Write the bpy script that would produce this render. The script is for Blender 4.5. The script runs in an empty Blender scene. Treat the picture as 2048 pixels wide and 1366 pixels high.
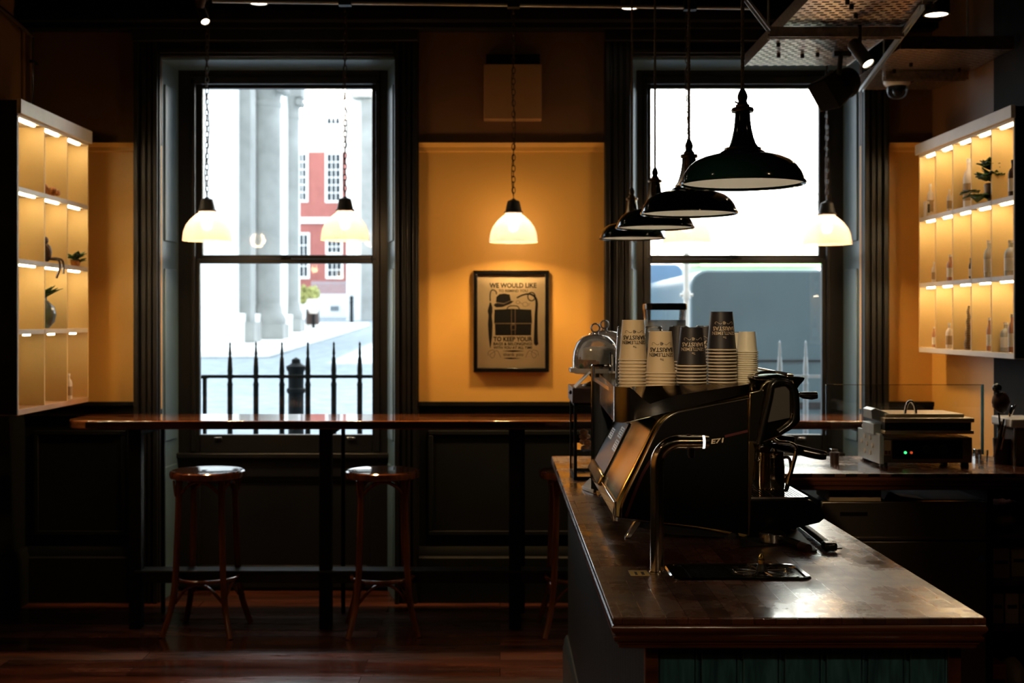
import bpy, bmesh, math, random
from mathutils import Vector, Matrix
random.seed(7)
PI = math.pi
SC = bpy.context.scene
COL = SC.collection
F, CX, CY, H = 2500.0, 1000.0, 640.0, 1.52          # focal length in px, vanishing point, eye height
def PX(px, D): return (px - CX) * D / F
def PZ(py, D): return H - (py - CY) * D / F

# ------------------------------------------------------------------ materials
def _new(name):
    m = bpy.data.materials.new(name); m.use_nodes = True
    nt = m.node_tree; b = nt.nodes['Principled BSDF']
    return m, nt, b
def mat(name, col, rough=.5, metal=0, var=.12, scale=12, bump=0, bscale=None, coat=0, spec=.5, rvar=0, stretch=(1, 1, 1)):
    m, nt, b = _new(name)
    tc = nt.nodes.new('ShaderNodeTexCoord'); mp = nt.nodes.new('ShaderNodeMapping'); mp.inputs['Scale'].default_value = stretch
    nz = nt.nodes.new('ShaderNodeTexNoise'); nz.inputs['Scale'].default_value = scale; nz.inputs['Detail'].default_value = 4
    nt.links.new(tc.outputs['Object'], mp.inputs['Vector']); nt.links.new(mp.outputs[0], nz.inputs['Vector'])
    rp = nt.nodes.new('ShaderNodeValToRGB')
    rp.color_ramp.elements[0].position = .3; rp.color_ramp.elements[1].position = .7
    rp.color_ramp.elements[0].color = tuple(c * (1 - var) for c in col) + (1,)
    rp.color_ramp.elements[1].color = tuple(min(1, c * (1 + var)) for c in col) + (1,)
    nt.links.new(nz.outputs['Fac'], rp.inputs['Fac']); nt.links.new(rp.outputs['Color'], b.inputs['Base Color'])
    b.inputs['Roughness'].default_value = rough; b.inputs['Metallic'].default_value = metal
    b.inputs['Coat Weight'].default_value = coat; b.inputs['Coat Roughness'].default_value = .08
    b.inputs['Specular IOR Level'].default_value = spec
    if rvar:
        mr = nt.nodes.new('ShaderNodeMapRange'); mr.inputs['To Min'].default_value = max(0, rough - rvar); mr.inputs['To Max'].default_value = rough + rvar
        mr.inputs['From Min'].default_value = .3; mr.inputs['From Max'].default_value = .7
        nt.links.new(nz.outputs['Fac'], mr.inputs['Value']); nt.links.new(mr.outputs[0], b.inputs['Roughness'])
    if bump:
        bp = nt.nodes.new('ShaderNodeBump'); bp.inputs['Strength'].default_value = bump; bp.inputs['Distance'].default_value = .004
        n2 = nt.nodes.new('ShaderNodeTexNoise'); n2.inputs['Scale'].default_value = bscale or scale * 3
        nt.links.new(mp.outputs[0], n2.inputs['Vector']); nt.links.new(n2.outputs['Fac'], bp.inputs['Height']); nt.links.new(bp.outputs[0], b.inputs['Normal'])
    return m
def wood(name, c1, c2, rough=.35, board=None, axis='x', worn=0, rvar=.15, grain=22, bump=.25, coat=0, crough=.04, brough=0, contrast=(.45, 1.4), spec=.5):
    """planks along axis; board=(length, width)"""
    m, nt, b = _new(name); L = nt.links
    tc = nt.nodes.new('ShaderNodeTexCoord')
    mp = nt.nodes.new('ShaderNodeMapping'); L.new(tc.outputs['Object'], mp.inputs['Vector'])
    if axis == 'y': mp.inputs['Rotation'].default_value = (0, 0, PI / 2)
    if axis == 'z': mp.inputs['Rotation'].default_value = (0, PI / 2, 0)
    sm = nt.nodes.new('ShaderNodeMapping'); sm.inputs['Scale'].default_value = (.12, 1, 1) ; L.new(mp.outputs[0], sm.inputs['Vector'])
    nz = nt.nodes.new('ShaderNodeTexNoise'); nz.inputs['Scale'].default_value = grain; nz.inputs['Detail'].default_value = 8; nz.inputs['Distortion'].default_value = .8
    rp = nt.nodes.new('ShaderNodeValToRGB'); rp.color_ramp.elements[0].position = .32; rp.color_ramp.elements[1].position = .72
    rp.color_ramp.elements[0].color = (*c1, 1); rp.color_ramp.elements[1].color = (*c2, 1)
    L.new(nz.outputs['Fac'], rp.inputs['Fac']); colour = rp.outputs['Color']; hgt = nz.outputs['Fac']
    if board:
        br = nt.nodes.new('ShaderNodeTexBrick'); br.offset = .37; br.inputs['Scale'].default_value = 1
        br.inputs['Brick Width'].default_value = board[0]; br.inputs['Row Height'].default_value = board[1]
        br.inputs['Mortar Size'].default_value = .0018 if board[1] > .08 else .0006; br.inputs['Mortar Smooth'].default_value = .3
        br.inputs['Color1'].default_value = (contrast[0],) * 3 + (1,); br.inputs['Color2'].default_value = (contrast[1],) * 3 + (1,); br.inputs['Mortar'].default_value = (.12, .12, .12, 1)
        br.inputs['Bias'].default_value = 0
        L.new(mp.outputs[0], br.inputs['Vector'])
        mx = nt.nodes.new('ShaderNodeMix'); mx.data_type = 'RGBA'; mx.blend_type = 'MULTIPLY'; mx.inputs[0].default_value = 1
        L.new(colour, mx.inputs[6]); L.new(br.outputs['Color'], mx.inputs[7]); colour = mx.outputs[2]
        # shift grain per board
        ad = nt.nodes.new('ShaderNodeVectorMath'); ad.operation = 'MULTIPLY_ADD'; ad.inputs[1].default_value = (7, 5, 3)
        L.new(br.outputs['Color'], ad.inputs[0]); L.new(sm.outputs[0], ad.inputs[2]); L.new(ad.outputs[0], nz.inputs['Vector'])
    else:
        L.new(sm.outputs[0], nz.inputs['Vector'])
    big = nt.nodes.new('ShaderNodeTexNoise'); big.inputs['Scale'].default_value = 3.3; big.inputs['Detail'].default_value = 9; big.inputs['Roughness'].default_value = .68
    L.new(sm.outputs[0] if worn < 0 else tc.outputs['Object'], big.inputs['Vector'])
    mr = nt.nodes.new('ShaderNodeMapRange'); mr.inputs['From Min'].default_value = .38; mr.inputs['From Max'].default_value = .64
    mr.inputs['To Min'].default_value = max(.02, rough - rvar); mr.inputs['To Max'].default_value = rough + rvar
    L.new(big.outputs['Fac'], mr.inputs['Value']); L.new(mr.outputs[0], b.inputs['Roughness'])
    if worn:
        w2 = nt.nodes.new('ShaderNodeValToRGB'); w2.color_ramp.elements[0].position = .5; w2.color_ramp.elements[1].position = .62
        w2.color_ramp.elements[0].color = (1, 1, 1, 1); w2.color_ramp.elements[1].color = (1 - abs(worn),) * 3 + (1,)
        L.new(big.outputs['Fac'], w2.inputs['Fac'])
        m2 = nt.nodes.new('ShaderNodeMix'); m2.data_type = 'RGBA'; m2.blend_type = 'MULTIPLY'; m2.inputs[0].default_value = 1
        L.new(colour, m2.inputs[6]); L.new(w2.outputs['Color'], m2.inputs[7]); colour = m2.outputs[2]
    L.new(colour, b.inputs['Base Color'])
    bp = nt.nodes.new('ShaderNodeBump'); bp.inputs['Strength'].default_value = bump; bp.inputs['Distance'].default_value = .002
    L.new(hgt, bp.inputs['Height']); L.new(bp.outputs[0], b.inputs['Normal'])
    b.inputs['Coat Weight'].default_value = coat; b.inputs['Coat Roughness'].default_value = crough
    b.inputs['Specular IOR Level'].default_value = spec
    if brough and board:                                    # every board has its own sheen
        sp = nt.nodes.new('ShaderNodeSeparateColor'); L.new(br.outputs['Color'], sp.inputs[0])
        ma = nt.nodes.new('ShaderNodeMath'); ma.operation = 'MULTIPLY_ADD'; ma.inputs[1].default_value = brough; L.new(sp.outputs[0], ma.inputs[0]); L.new(mr.outputs[0], ma.inputs[2])
        mb = nt.nodes.new('ShaderNodeMath'); mb.operation = 'SUBTRACT'; mb.inputs[1].default_value = brough * .9; L.new(ma.outputs[0], mb.inputs[0]); L.new(mb.outputs[0], b.inputs['Roughness'])
        mc = nt.nodes.new('ShaderNodeMath'); mc.operation = 'ADD'; mc.inputs[1].default_value = crough - rough; L.new(mb.outputs[0], mc.inputs[0]); L.new(mc.outputs[0], b.inputs['Coat Roughness'])
    return m
def emit(name, col, s):
    m, nt, b = _new(name); b.inputs['Base Color'].default_value = (*col, 1)
    b.inputs['Emission Color'].default_value = (*col, 1); b.inputs['Emission Strength'].default_value = s
    return m
def pane(name, tint=(1, 1, 1), gloss=1.0, rough=0.0, ior=1.45, haze=0):
    m = bpy.data.materials.new(name); m.use_nodes = True; nt = m.node_tree; nt.nodes.clear(); L = nt.links
    out = nt.nodes.new('ShaderNodeOutputMaterial'); mx = nt.nodes.new('ShaderNodeMixShader')
    tr = nt.nodes.new('ShaderNodeBsdfTransparent'); tr.inputs[0].default_value = (*tint, 1)
    gl = nt.nodes.new('ShaderNodeBsdfGlossy'); gl.inputs['Roughness'].default_value = rough
    fr = nt.nodes.new('ShaderNodeFresnel'); fr.inputs['IOR'].default_value = ior
    nz = nt.nodes.new('ShaderNodeTexNoise'); nz.inputs['Scale'].default_value = 2.0
    bp = nt.nodes.new('ShaderNodeBump'); bp.inputs['Strength'].default_value = .03; L.new(nz.outputs['Fac'], bp.inputs['Height']); L.new(bp.outputs[0], gl.inputs['Normal'])
    mt = nt.nodes.new('ShaderNodeMath'); mt.operation = 'MULTIPLY'; mt.inputs[1].default_value = gloss
    L.new(fr.outputs[0], mt.inputs[0]); L.new(mt.outputs[0], mx.inputs[0]); L.new(tr.outputs[0], mx.inputs[1]); L.new(gl.outputs[0], mx.inputs[2])
    last = mx.outputs[0]
    if haze:
        df = nt.nodes.new('ShaderNodeBsdfDiffuse'); df.inputs[0].default_value = (.8, .85, .88, 1)
        m2 = nt.nodes.new('ShaderNodeMixShader'); m2.inputs[0].default_value = haze; L.new(last, m2.inputs[1]); L.new(df.outputs[0], m2.inputs[2]); last = m2.outputs[0]
    L.new(last, out.inputs[0]); return m
def shade_glass():
    m = bpy.data.materials.new('prismatic_opal_glass'); m.use_nodes = True; nt = m.node_tree; nt.nodes.clear(); L = nt.links
    out = nt.nodes.new('ShaderNodeOutputMaterial'); tc = nt.nodes.new('ShaderNodeTexCoord')
    tl = nt.nodes.new('ShaderNodeBsdfTranslucent'); tl.inputs[0].default_value = (.155, .14, .185, 1)
    df = nt.nodes.new('ShaderNodeBsdfDiffuse'); df.inputs[0].default_value = (.85, .70, .62, 1)
    gl = nt.nodes.new('ShaderNodeBsdfGlossy'); gl.inputs['Roughness'].default_value = .15
    tr = nt.nodes.new('ShaderNodeBsdfTransparent')
    a = nt.nodes.new('ShaderNodeMixShader'); a.inputs[0].default_value = .25
    b = nt.nodes.new('ShaderNodeMixShader'); b.inputs[0].default_value = .06
    c = nt.nodes.new('ShaderNodeMixShader'); c.inputs[0].default_value = .36
    L.new(tl.outputs[0], a.inputs[1]); L.new(df.outputs[0], a.inputs[2]); L.new(a.outputs[0], b.inputs[1]); L.new(gl.outputs[0], b.inputs[2])
    L.new(b.outputs[0], c.inputs[1]); L.new(tr.outputs[0], c.inputs[2]); L.new(c.outputs[0], out.inputs[0])
    return m
M = {}
def setup_mats():
    M['yellow'] = mat('ochre_wall_paint', (.70, .47, .20), .55, var=.04, scale=3)
    M['brown'] = mat('frieze_wall_brown', (.42, .25, .12), .6, var=.04, scale=3)
    M['black'] = mat('black_paint', (.006, .006, .007), .6, var=.3)
    M['ceil'] = mat('black_ceiling_paint', (.004, .004, .005), .9, var=.3, spec=.1)
    M['panel'] = mat('dark_green_black_panel_paint', (.012, .014, .014), .45, var=.2, scale=5)
    M['casing'] = mat('dark_window_paint', (.022, .024, .027), .38, var=.15, scale=8)
    M['reveal'] = mat('daylight_blue_reveal', (.075, .105, .125), .4, var=.1, scale=6)
    M['table'] = wood('bar_top_wood', (.16, .045, .014), (.42, .14, .04), .28, board=(.9, .11), axis='x', rvar=.08, bump=.1)
    M['counter'] = wood('worn_butcher_block', (.060, .020, .009), (.135, .045, .018), .30, board=(.55, .045), axis='y', worn=.75, rvar=.2, bump=.55)
    M['edge'] = wood('counter_edge_wood', (.050, .014, .006), (.13, .038, .014), .22, axis='x', rvar=.05)
    M['edgey'] = wood('counter_edge_wood_side', (.050, .014, .006), (.13, .038, .014), .22, axis='y', rvar=.05)
    M['floor'] = wood('worn_floor_boards', (.028, .010, .005), (.13, .05, .026), .36, board=(1.3, .125), axis='x', worn=.6, rvar=.22, bump=.6, grain=16)
    M['stool'] = wood('bentwood_stool_wood', (.10, .026, .009), (.30, .085, .026), .25, axis='z', rvar=.06, bump=.1)
    M['teal'] = wood('teal_painted_woodgrain', (.010, .040, .046), (.032, .105, .115), .5, axis='z', rvar=.1, grain=40, bump=.9)
    M['bluebead'] = mat('blue_black_beadboard_paint', (.014, .020, .027), .42, var=.15)
    M['skirt'] = mat('blue_grey_skirting_paint', (.05, .07, .09), .35)
    M['shelf'] = mat('shelf_cream_laminate', (.62, .42, .22), .5, var=.05, scale=4)
    M['shelfedge'] = mat('shelf_edge_paint', (.62, .55, .45), .45, var=.05)
    M['shelfwood'] = wood('shelf_base_wood', (.30, .17, .09), (.5, .3, .16), .45, axis='y')
    M['led'] = emit('led_strip_warm', (1, .76, .44), 34)
    M['lens'] = emit('downlight_lens', (1, .80, .55), 14)
    M['bulb'] = emit('lamp_bulb', (1, .72, .38), 32)
    M['shade'] = shade_glass()
    M['brass'] = mat('polished_bronze_metal', (.60, .36, .13), .17, 1, var=.1, scale=4, rvar=.06)
    M['chrome'] = mat('chrome', (.72, .70, .66), .09, 1, var=.04, scale=5)
    M['steel'] = mat('brushed_steel', (.62, .57, .50), .24, 1, var=.08, scale=30, stretch=(1, 1, .05))
    M['dsteel'] = mat('dark_fridge_steel', (.30, .25, .19), .32, 1, var=.1, scale=10, stretch=(.1, 1, 1))
    M['galv'] = mat('galvanised_perforated_steel', (.42, .38, .34), .35, 1, var=.25, scale=60)
    M['blackgloss'] = mat('gloss_black_plastic', (.004, .004, .004), .22, var=.3)
    M['blackmatt'] = mat('matt_black_plastic', (.008, .008, .009), .5, var=.2)
    M['satin'] = mat('satin_black_side_panel', (.010, .010, .009), .42, var=.2)
    M['red'] = mat('dark_red_stripe', (.22, .012, .008), .4)
    M['cord'] = mat('braided_cord_fabric', (.16, .12, .06), .8, var=.5, scale=300)
    M['chain'] = mat('bronze_chain', (.05, .032, .02), .4, .8)
    M['enamel'] = mat('dark_green_enamel', (.004, .018, .014), .10, var=.1, coat=.6)
    M['enamelw'] = mat('white_enamel', (.8, .8, .76), .25, var=.02)
    M['glass'] = pane('window_glass', (.97, .985, .98), .8)
    M['clear'] = pane('clear_glassware', (.93, .95, .95), 1.6, .02)
    M['screen'] = pane('acrylic_screen', (.97, .98, .98), .7)
    M['screenedge'] = mat('glass_edge_light_tint', (.25, .6, .85), .15)
    M['paper'] = mat('poster_paper', (.80, .66, .50), .6, var=.03)
    M['ink'] = mat('black_ink', (.012, .010, .008), .6)
    M['inkmid'] = mat('brown_ink', (.30, .20, .12), .6)
    M['cupkraft'] = mat('cream_paper_cup', (.66, .53, .37), .55, var=.03)
    M['cuprim'] = mat('cream_cup_rim', (.72, .60, .43), .5, var=.03)
    M['cupblack'] = mat('black_paper_cup', (.016, .014, .018), .5, var=.1)
    M['cupcream'] = mat('pale_paper_cup', (.74, .70, .55), .5, var=.03)
    M['goldink'] = mat('pale_gold_ink', (.55, .44, .30), .5)
    M['white'] = mat('white_plastic', (.78, .76, .72), .4, var=.03)
    M['card'] = mat('cream_card', (.72, .58, .36), .6)
    M['greymetal'] = mat('pale_grey_metal', (.45, .50, .52), .35, .5)
    M['cake'] = mat('cake_crumb', (.32, .15, .05), .8, var=.5, scale=40, bump=1)
    M['icing'] = mat('pale_icing', (.62, .55, .46), .6, var=.2, scale=25, bump=.6)
    M['leaf'] = mat('plant_leaf', (.05, .13, .03), .4, var=.5, scale=30)
    M['pastry'] = mat('golden_pastry', (.50, .20, .05), .5, var=.5, scale=50, bump=1)
    M['darkbrown'] = mat('dark_brown_wood', (.035, .014, .008), .4, var=.4, scale=30)
    M['ceramic'] = mat('pale_ceramic', (.7, .62, .55), .3)
    M['labelw'] = mat('white_label', (.75, .74, .7), .5)
    M['kraft'] = mat('kraft_cardboard', (.42, .28, .15), .8, var=.1)
    M['redpack'] = mat('dark_red_packaging', (.25, .03, .03), .5)
    M['bluepack'] = mat('blue_print', (.04, .06, .2), .5)
    M['greenled'] = emit('green_indicator', (.05, 1, .2), 2.5)
    M['redled'] = emit('red_indicator', (1, .12, .03), .6)
    # outside
    M['stone'] = mat('pale_stone', (.55, .54, .50), .8, var=.14, scale=1.5, bump=.4, bscale=8)
    M['stonew'] = mat('white_stucco', (.86, .86, .84), .8, var=.04, scale=1)
    M['brick'] = mat('red_brick', (.62, .19, .15), .85, var=.08, scale=2)
    M['bricksun'] = mat('sunlit_brick', (.86, .74, .66), .85, var=.05, scale=2)  # sunlight on the upper brick put into a paler colour
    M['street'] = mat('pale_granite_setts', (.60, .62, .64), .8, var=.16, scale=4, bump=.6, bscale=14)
    M['kerb'] = mat('pale_kerb_stone', (.8, .8, .78), .8)
    M['darkglass'] = mat('dark_window_glass', (.05, .07, .09), .15)
    M['iron'] = mat('black_painted_iron', (.008, .010, .011), .45)
    M['irong'] = mat('pale_grey_iron', (.30, .34, .37), .5)
    M['van'] = mat('blue_grey_van_paint', (.14, .20, .24), .35, var=.1, scale=2)
    M['van2'] = mat('blue_van_paint', (.16, .27, .42), .35, var=.08, scale=2)
    M['rubber'] = mat('tyre_rubber', (.02, .02, .02), .8)
    M['green'] = mat('green_foliage', (.12, .45, .08), .8, var=.5, scale=3)
    M['flower'] = mat('cream_blossom', (.75, .72, .40), .8, var=.3, scale=12)
    M['awning'] = mat('bright_green_awning', (.15, .5, .12), .6)
setup_mats()

# ------------------------------------------------------------------ shape helpers (all add to a bmesh)
def B(): return bmesh.new()
def box(bm, x0, x1, y0, y1, z0, z1, mi=0):
    vs = [bm.verts.new((x, y, z)) for x in (x0, x1) for y in (y0, y1) for z in (z0, z1)]
    for q in ((0, 1, 3, 2), (4, 6, 7, 5), (0, 4, 5, 1), (2, 3, 7, 6), (0, 2, 6, 4), (1, 5, 7, 3)):
        f = bm.faces.new([vs[i] for i in q]); f.material_index = mi
    return vs
def boxm(bm, sx, sy, sz, mx, mi=0):
    vs = box(bm, -sx / 2, sx / 2, -sy / 2, sy / 2, -sz / 2, sz / 2, mi)
    for v in vs: v.co = mx @ v.co
    return vs
def prism(bm, pts, a, b, axis='y', mi=0):
    """pts: 2d polygon; axis y -> (x,z), x -> (y,z), z -> (x,y)"""
    def P(p, t): return {'y': (p[0], t, p[1]), 'x': (t, p[0], p[1]), 'z': (p[0], p[1], t)}[axis]
    A = [bm.verts.new(P(p, a)) for p in pts]; C = [bm.verts.new(P(p, b)) for p in pts]
    n = len(pts)
    for f in [A[::-1], C] + [[A[i], A[(i + 1) % n], C[(i + 1) % n], C[i]] for i in range(n)]:
        bm.faces.new(f).material_index = mi
    return A, C
def lathe(bm, prof, c=(0, 0, 0), n=32, a0=0, a1=2 * PI, mi=0, ribs=0, ramp=0.0):
    """prof: [(r, z)...]"""
    full = abs(a1 - a0 - 2 * PI) < 1e-6
    cnt = n if full else n + 1
    rings = []
    for r, z in prof:
        if r < 1e-6: rings.append([bm.verts.new((c[0], c[1], c[2] + z))] * cnt); continue
        ring = []
        for i in range(cnt):
            a = a0 + (a1 - a0) * i / n
            rr = r * (1 + (ramp if (ribs and i % 2) else 0))
            ring.append(bm.verts.new((c[0] + rr * math.cos(a), c[1] + rr * math.sin(a), c[2] + z)))
        rings.append(ring)
    for k in range(len(rings) - 1):
        for i in range(n):
            j = (i + 1) % cnt
            vs = [rings[k][i], rings[k][j], rings[k + 1][j], rings[k + 1][i]]
            u = []
            for v in vs:
                if v not in u: u.append(v)
            if len(u) >= 3:
                try: bm.faces.new(u).material_index = mi
                except ValueError: pass
def tube(bm, pts, r, n=10, mi=0, cap=True, closed=False):
    pts = [Vector(p) for p in pts]; N = len(pts); rings = []
    up = None
    for i, p in enumerate(pts):
        if closed: t = (pts[(i + 1) % N] - pts[i - 1]).normalized()
        else: t = (pts[min(i + 1, N - 1)] - pts[max(i - 1, 0)]).normalized()
        if up is None:
            up = Vector((0, 0, 1)) if abs(t.z) < .9 else Vector((1, 0, 0))
        s = t.cross(up).normalized(); u = s.cross(t).normalized(); up = u
        rr = r[i] if isinstance(r, (list, tuple)) else r
        rings.append([bm.verts.new(p + (s * math.cos(a) + u * math.sin(a)) * rr) for a in [2 * PI * k / n for k in range(n)]])
    for k in range(N if closed else N - 1):
        A, C = rings[k], rings[(k + 1) % N]
        for i in range(n): bm.faces.new([A[i], A[(i + 1) % n], C[(i + 1) % n], C[i]]).material_index = mi
    if cap and not closed:
        bm.faces.new(rings[0][::-1]).material_index = mi; bm.faces.new(rings[-1]).material_index = mi
def arc(fn, n): return [fn(i / n) for i in range(n + 1)]
def smoothpath(pts, sub=6):
    P = [Vector(p) for p in pts]; out = []
    for i in range(len(P) - 1):
        a, b, c, d = P[max(i - 1, 0)], P[i], P[i + 1], P[min(i + 2, len(P) - 1)]
        for k in range(sub):
            t = k / sub
            out.append(.5 * ((2 * b) + (-a + c) * t + (2 * a - 5 * b + 4 * c - d) * t * t + (-a + 3 * b - 3 * c + d) * t ** 3))
    out.append(P[-1]); return out
def ball(bm, c, r, s=(1, 1, 1), seg=16, rot=None, mi=0):
    mx = Matrix.Translation(c) @ (rot or Matrix()) @ Matrix.Diagonal((*[r * k for k in s], 1))
    n0 = len(bm.faces); bmesh.ops.create_uvsphere(bm, u_segments=seg, v_segments=max(6, seg // 2), radius=1, matrix=mx)
    if mi:
        bm.faces.ensure_lookup_table()
        for f in bm.faces[n0:]: f.material_index = mi
def rrect(x0, x1, y0, y1, r, n=5):
    out = []
    for cx, cy, a in ((x1 - r, y1 - r, 0), (x0 + r, y1 - r, PI / 2), (x0 + r, y0 + r, PI), (x1 - r, y0 + r, 1.5 * PI)):
        for k in range(n + 1):
            t = a + PI / 2 * k / n; out.append((cx + r * math.cos(t), cy + r * math.sin(t)))
    return out
_tc = {}
def text_geo(s, bold=0.0):
    k = (s, bold)
    if k not in _tc:
        cu = bpy.data.curves.new('t', 'FONT'); cu.body = s; cu.align_x = 'CENTER'; cu.align_y = 'CENTER'; cu.size = 1; cu.offset = bold; cu.resolution_u = 3
        o = bpy.data.objects.new('t', cu); COL.objects.link(o); bpy.context.view_layer.update()
        me = bpy.data.meshes.new_from_object(o.evaluated_get(bpy.context.evaluated_depsgraph_get()))
        V = [v.co.copy() for v in me.vertices]; Fs = [list(p.vertices) for p in me.polygons]
        bpy.data.objects.remove(o); bpy.data.curves.remove(cu); bpy.data.meshes.remove(me)
        xs = [v.x for v in V]; ys = [v.y for v in V]; w = max(xs) - min(xs); h = max(ys) - min(ys); cx = (max(xs) + min(xs)) / 2; cy = (max(ys) + min(ys)) / 2
        V = [((v.x - cx) / w, (v.y - cy) / h) for v in V]          # normalised to a 1 x 1 box
        _tc[k] = (V, Fs)
    return _tc[k]
def text(bm, s, w, h, fn, bold=.012, mi=0):
    """fn maps flat (u, v) in metres to a point"""
    V, Fs = text_geo(s, bold)
    vs = [bm.verts.new(fn(x * w, y * h)) for x, y in V]
    for f in Fs:
        try: bm.faces.new([vs[i] for i in f]).material_index = mi
        except ValueError: pass
def flat(bm, pts, fn, mi=0):
    try: bm.faces.new([bm.verts.new(fn(x, y)) for x, y in pts]).material_index = mi
    except ValueError: pass
def ribbon(bm, pts, w, fn, mi=0):
    """flat stroke along 2d pts; w scalar or list"""
    P = [Vector((p[0], p[1])) for p in pts]; L_, R_ = [], []
    for i, p in enumerate(P):
        t = (P[min(i + 1, len(P) - 1)] - P[max(i - 1, 0)]).normalized(); n = Vector((-t.y, t.x)); ww = (w[i] if isinstance(w, (list, tuple)) else w) / 2
        L_.append(bm.verts.new(fn(*(p + n * ww)))); R_.append(bm.verts.new(fn(*(p - n * ww))))
    for i in range(len(P) - 1): bm.faces.new([L_[i], R_[i], R_[i + 1], L_[i + 1]]).material_index = mi

# ------------------------------------------------------------------ object helpers
def obj(name, bm, m, parent=None, bev=0, flatshade=False, recalc=True, angle=38, seg=2):
    if parent is not None and 'base' in parent: 
        b = Vector(parent['base'])
        if b.length: bmesh.ops.translate(bm, verts=bm.verts, vec=-b)
    if recalc: bmesh.ops.recalc_face_normals(bm, faces=bm.faces)
    me = bpy.data.meshes.new(name); bm.to_mesh(me); bm.free()
    for k in (m if isinstance(m, (list, tuple)) else [m]): me.materials.append(M[k] if isinstance(k, str) else k)
    if not flatshade:
        me.shade_smooth(); me.set_sharp_from_angle(angle=math.radians(angle))
    o = bpy.data.objects.new(name, me); COL.objects.link(o)
    if parent is not None:
        o.parent = parent
        if 'base' in parent: o['base'] = parent['base']
    if bev:
        md = o.modifiers.new('bevel', 'BEVEL'); md.width = bev; md.segments = seg; md.limit_method = 'ANGLE'; md.angle_limit = math.radians(40)
    return o
def tag(o, label, cat=None, group=None, kind=None):
    if label: o['label'] = label
    if cat: o['category'] = cat
    if group: o['group'] = group
    if kind: o['kind'] = kind
    return o
def thing(name, label, cat, loc=(0, 0, 0), group=None, kind=None):
    """an Empty; its parts are authored in world coordinates around loc"""
    o = bpy.data.objects.new(name, None); COL.objects.link(o); o.location = loc; o['base'] = tuple(float(c) for c in loc)
    o.empty_display_size = .1
    return tag(o, label, cat, group, kind)
def struct(name, bm, m, label=None, parent=None, **k):
    o = obj(name, bm, m, parent, **k)
    if parent is None: o['kind'] = 'structure'
    if label: o['label'] = label
    return o
def dup(root, loc, rotz=0, label=None, group=None, keep=None, scale=None):
    def cp(o, par):
        if keep and par is not None and not keep(o): return None
        c = o.copy(); COL.objects.link(c)
        if par is not None: c.parent = par
        for ch in list(o.children): cp(ch, c)
        return c
    r = cp(root, None); r.location = loc; r.rotation_euler = (0, 0, rotz)
    if scale: r.scale = scale
    if label: r['label'] = label
    if group: r['group'] = group
    return r
def light(name, kind, loc, energy, col, rad=.03, rot=None, **k):
    l = bpy.data.lights.new(name, kind); l.energy = energy; l.color = col
    if kind in ('POINT', 'SPOT'): l.shadow_soft_size = rad
    for a, v in k.items(): setattr(l, a, v)
    o = bpy.data.objects.new(name, l); COL.objects.link(o); o.location = loc
    if rot: o.rotation_euler = rot
    return o
SKY, SUN, EXPO, OPW, HOUSE = 4.5, 50, 0, 46, 14
M['ringled'] = emit('tap_light_ring', (1, .98, .95), 1.6)
M['yellowlab'] = mat('yellow_label', (.55, .40, .12), .5)
M['logolit'] = emit('backlit_logo', (.85, .88, 1), .8)
M['smoke'] = mat('smoked_mirror', (.30, .28, .26), .12, .8, var=.3, scale=6)
M['steel2'] = mat('polished_jug_steel', (.60, .46, .32), .10, 1, var=.05)
M['tubegrey'] = mat('slate_grey_cylinder', (.05, .06, .08), .3)
M['glassy'] = mat('pale_glass_plate', (.55, .5, .48), .1)
M['clear2'] = pane('thick_clear_glass', (.9, .92, .92), 3.0, .02, 1.5)
M['clearb'] = pane('clear_bottle_glass', (.85, .86, .84), 2, .05, haze=.45)
M['greenglass'] = pane('green_glass', (.45, .6, .5), 2, .03, haze=.15)
M['pastrypale'] = mat('amber_labelled_bottle', (.45, .22, .12), .3)
M['brick'] = mat('red_brick', (.34, .115, .10), .85, var=.08, scale=2)
M['stool'] = wood('bentwood_stool_wood', (.10, .026, .009), (.30, .085, .026), .13, axis='z', rvar=.05, bump=.05, coat=.3)
M['casing'] = mat('dark_window_paint', (.011, .011, .012), .38, var=.15, scale=8)
M['van'] = mat('blue_grey_van_paint', (.085, .13, .15), .35, var=.1, scale=2)
M['kraft'] = mat('kraft_cardboard', (.16, .09, .045), .8, var=.1)
M['card'] = mat('cream_card', (.34, .24, .13), .6)
M['clear'] = pane('clear_glassware', (.95, .965, .965), .8, .02, 1.4)
M['grilledark'] = mat('dark_speaker_grille', (.018, .013, .013), .6, var=.3, scale=200)
M['stone'] = mat('pale_stone', (.275, .28, .27), .8, var=.2, scale=1.5, bump=.4, bscale=8)
M['paper'] = mat('poster_paper', (.86, .66, .40), .6, var=.03)
M['grillside'] = mat('brushed_grill_side', (.55, .64, .68), .4, .3, var=.1)  # blue-white of window light put into the side colour
M['table'] = wood('bar_top_wood', (.16, .045, .014), (.36, .12, .035), .10, board=(.9, .11), axis='x', rvar=.04, bump=.03, coat=1)
M['satin'] = mat('satin_black_side_panel', (.0025, .0025, .0025), .45, var=.2, spec=.3)
M['red'] = mat('dark_red_stripe', (.06, .005, .004), .5)
M['brass'] = mat('polished_bronze_metal', (.86, .60, .27), .19, 1, var=.08, scale=4, rvar=.05)
M['black'] = mat('black_paint', (.005, .005, .005), .8, var=.3, spec=.15)
M['screenedge'] = mat('glass_edge_light_tint', (.30, .75, 1), .2)  # bright blue colour stands in for light in the glass edge
M['ventcover'] = mat('vent_cover_paint', (.30, .16, .06), .5, var=.03)
CUPW = 190
M['brown'] = mat('frieze_wall_brown', (.125, .058, .018), .6, var=.04, scale=3)  # darker brown above the picture rail
M['domeglass'] = pane('cake_dome_glass', (.985, .985, .985), 1.3, .03, 1.45, haze=.07)  # haze mixed in as milky highlights on domes and tumblers
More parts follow.
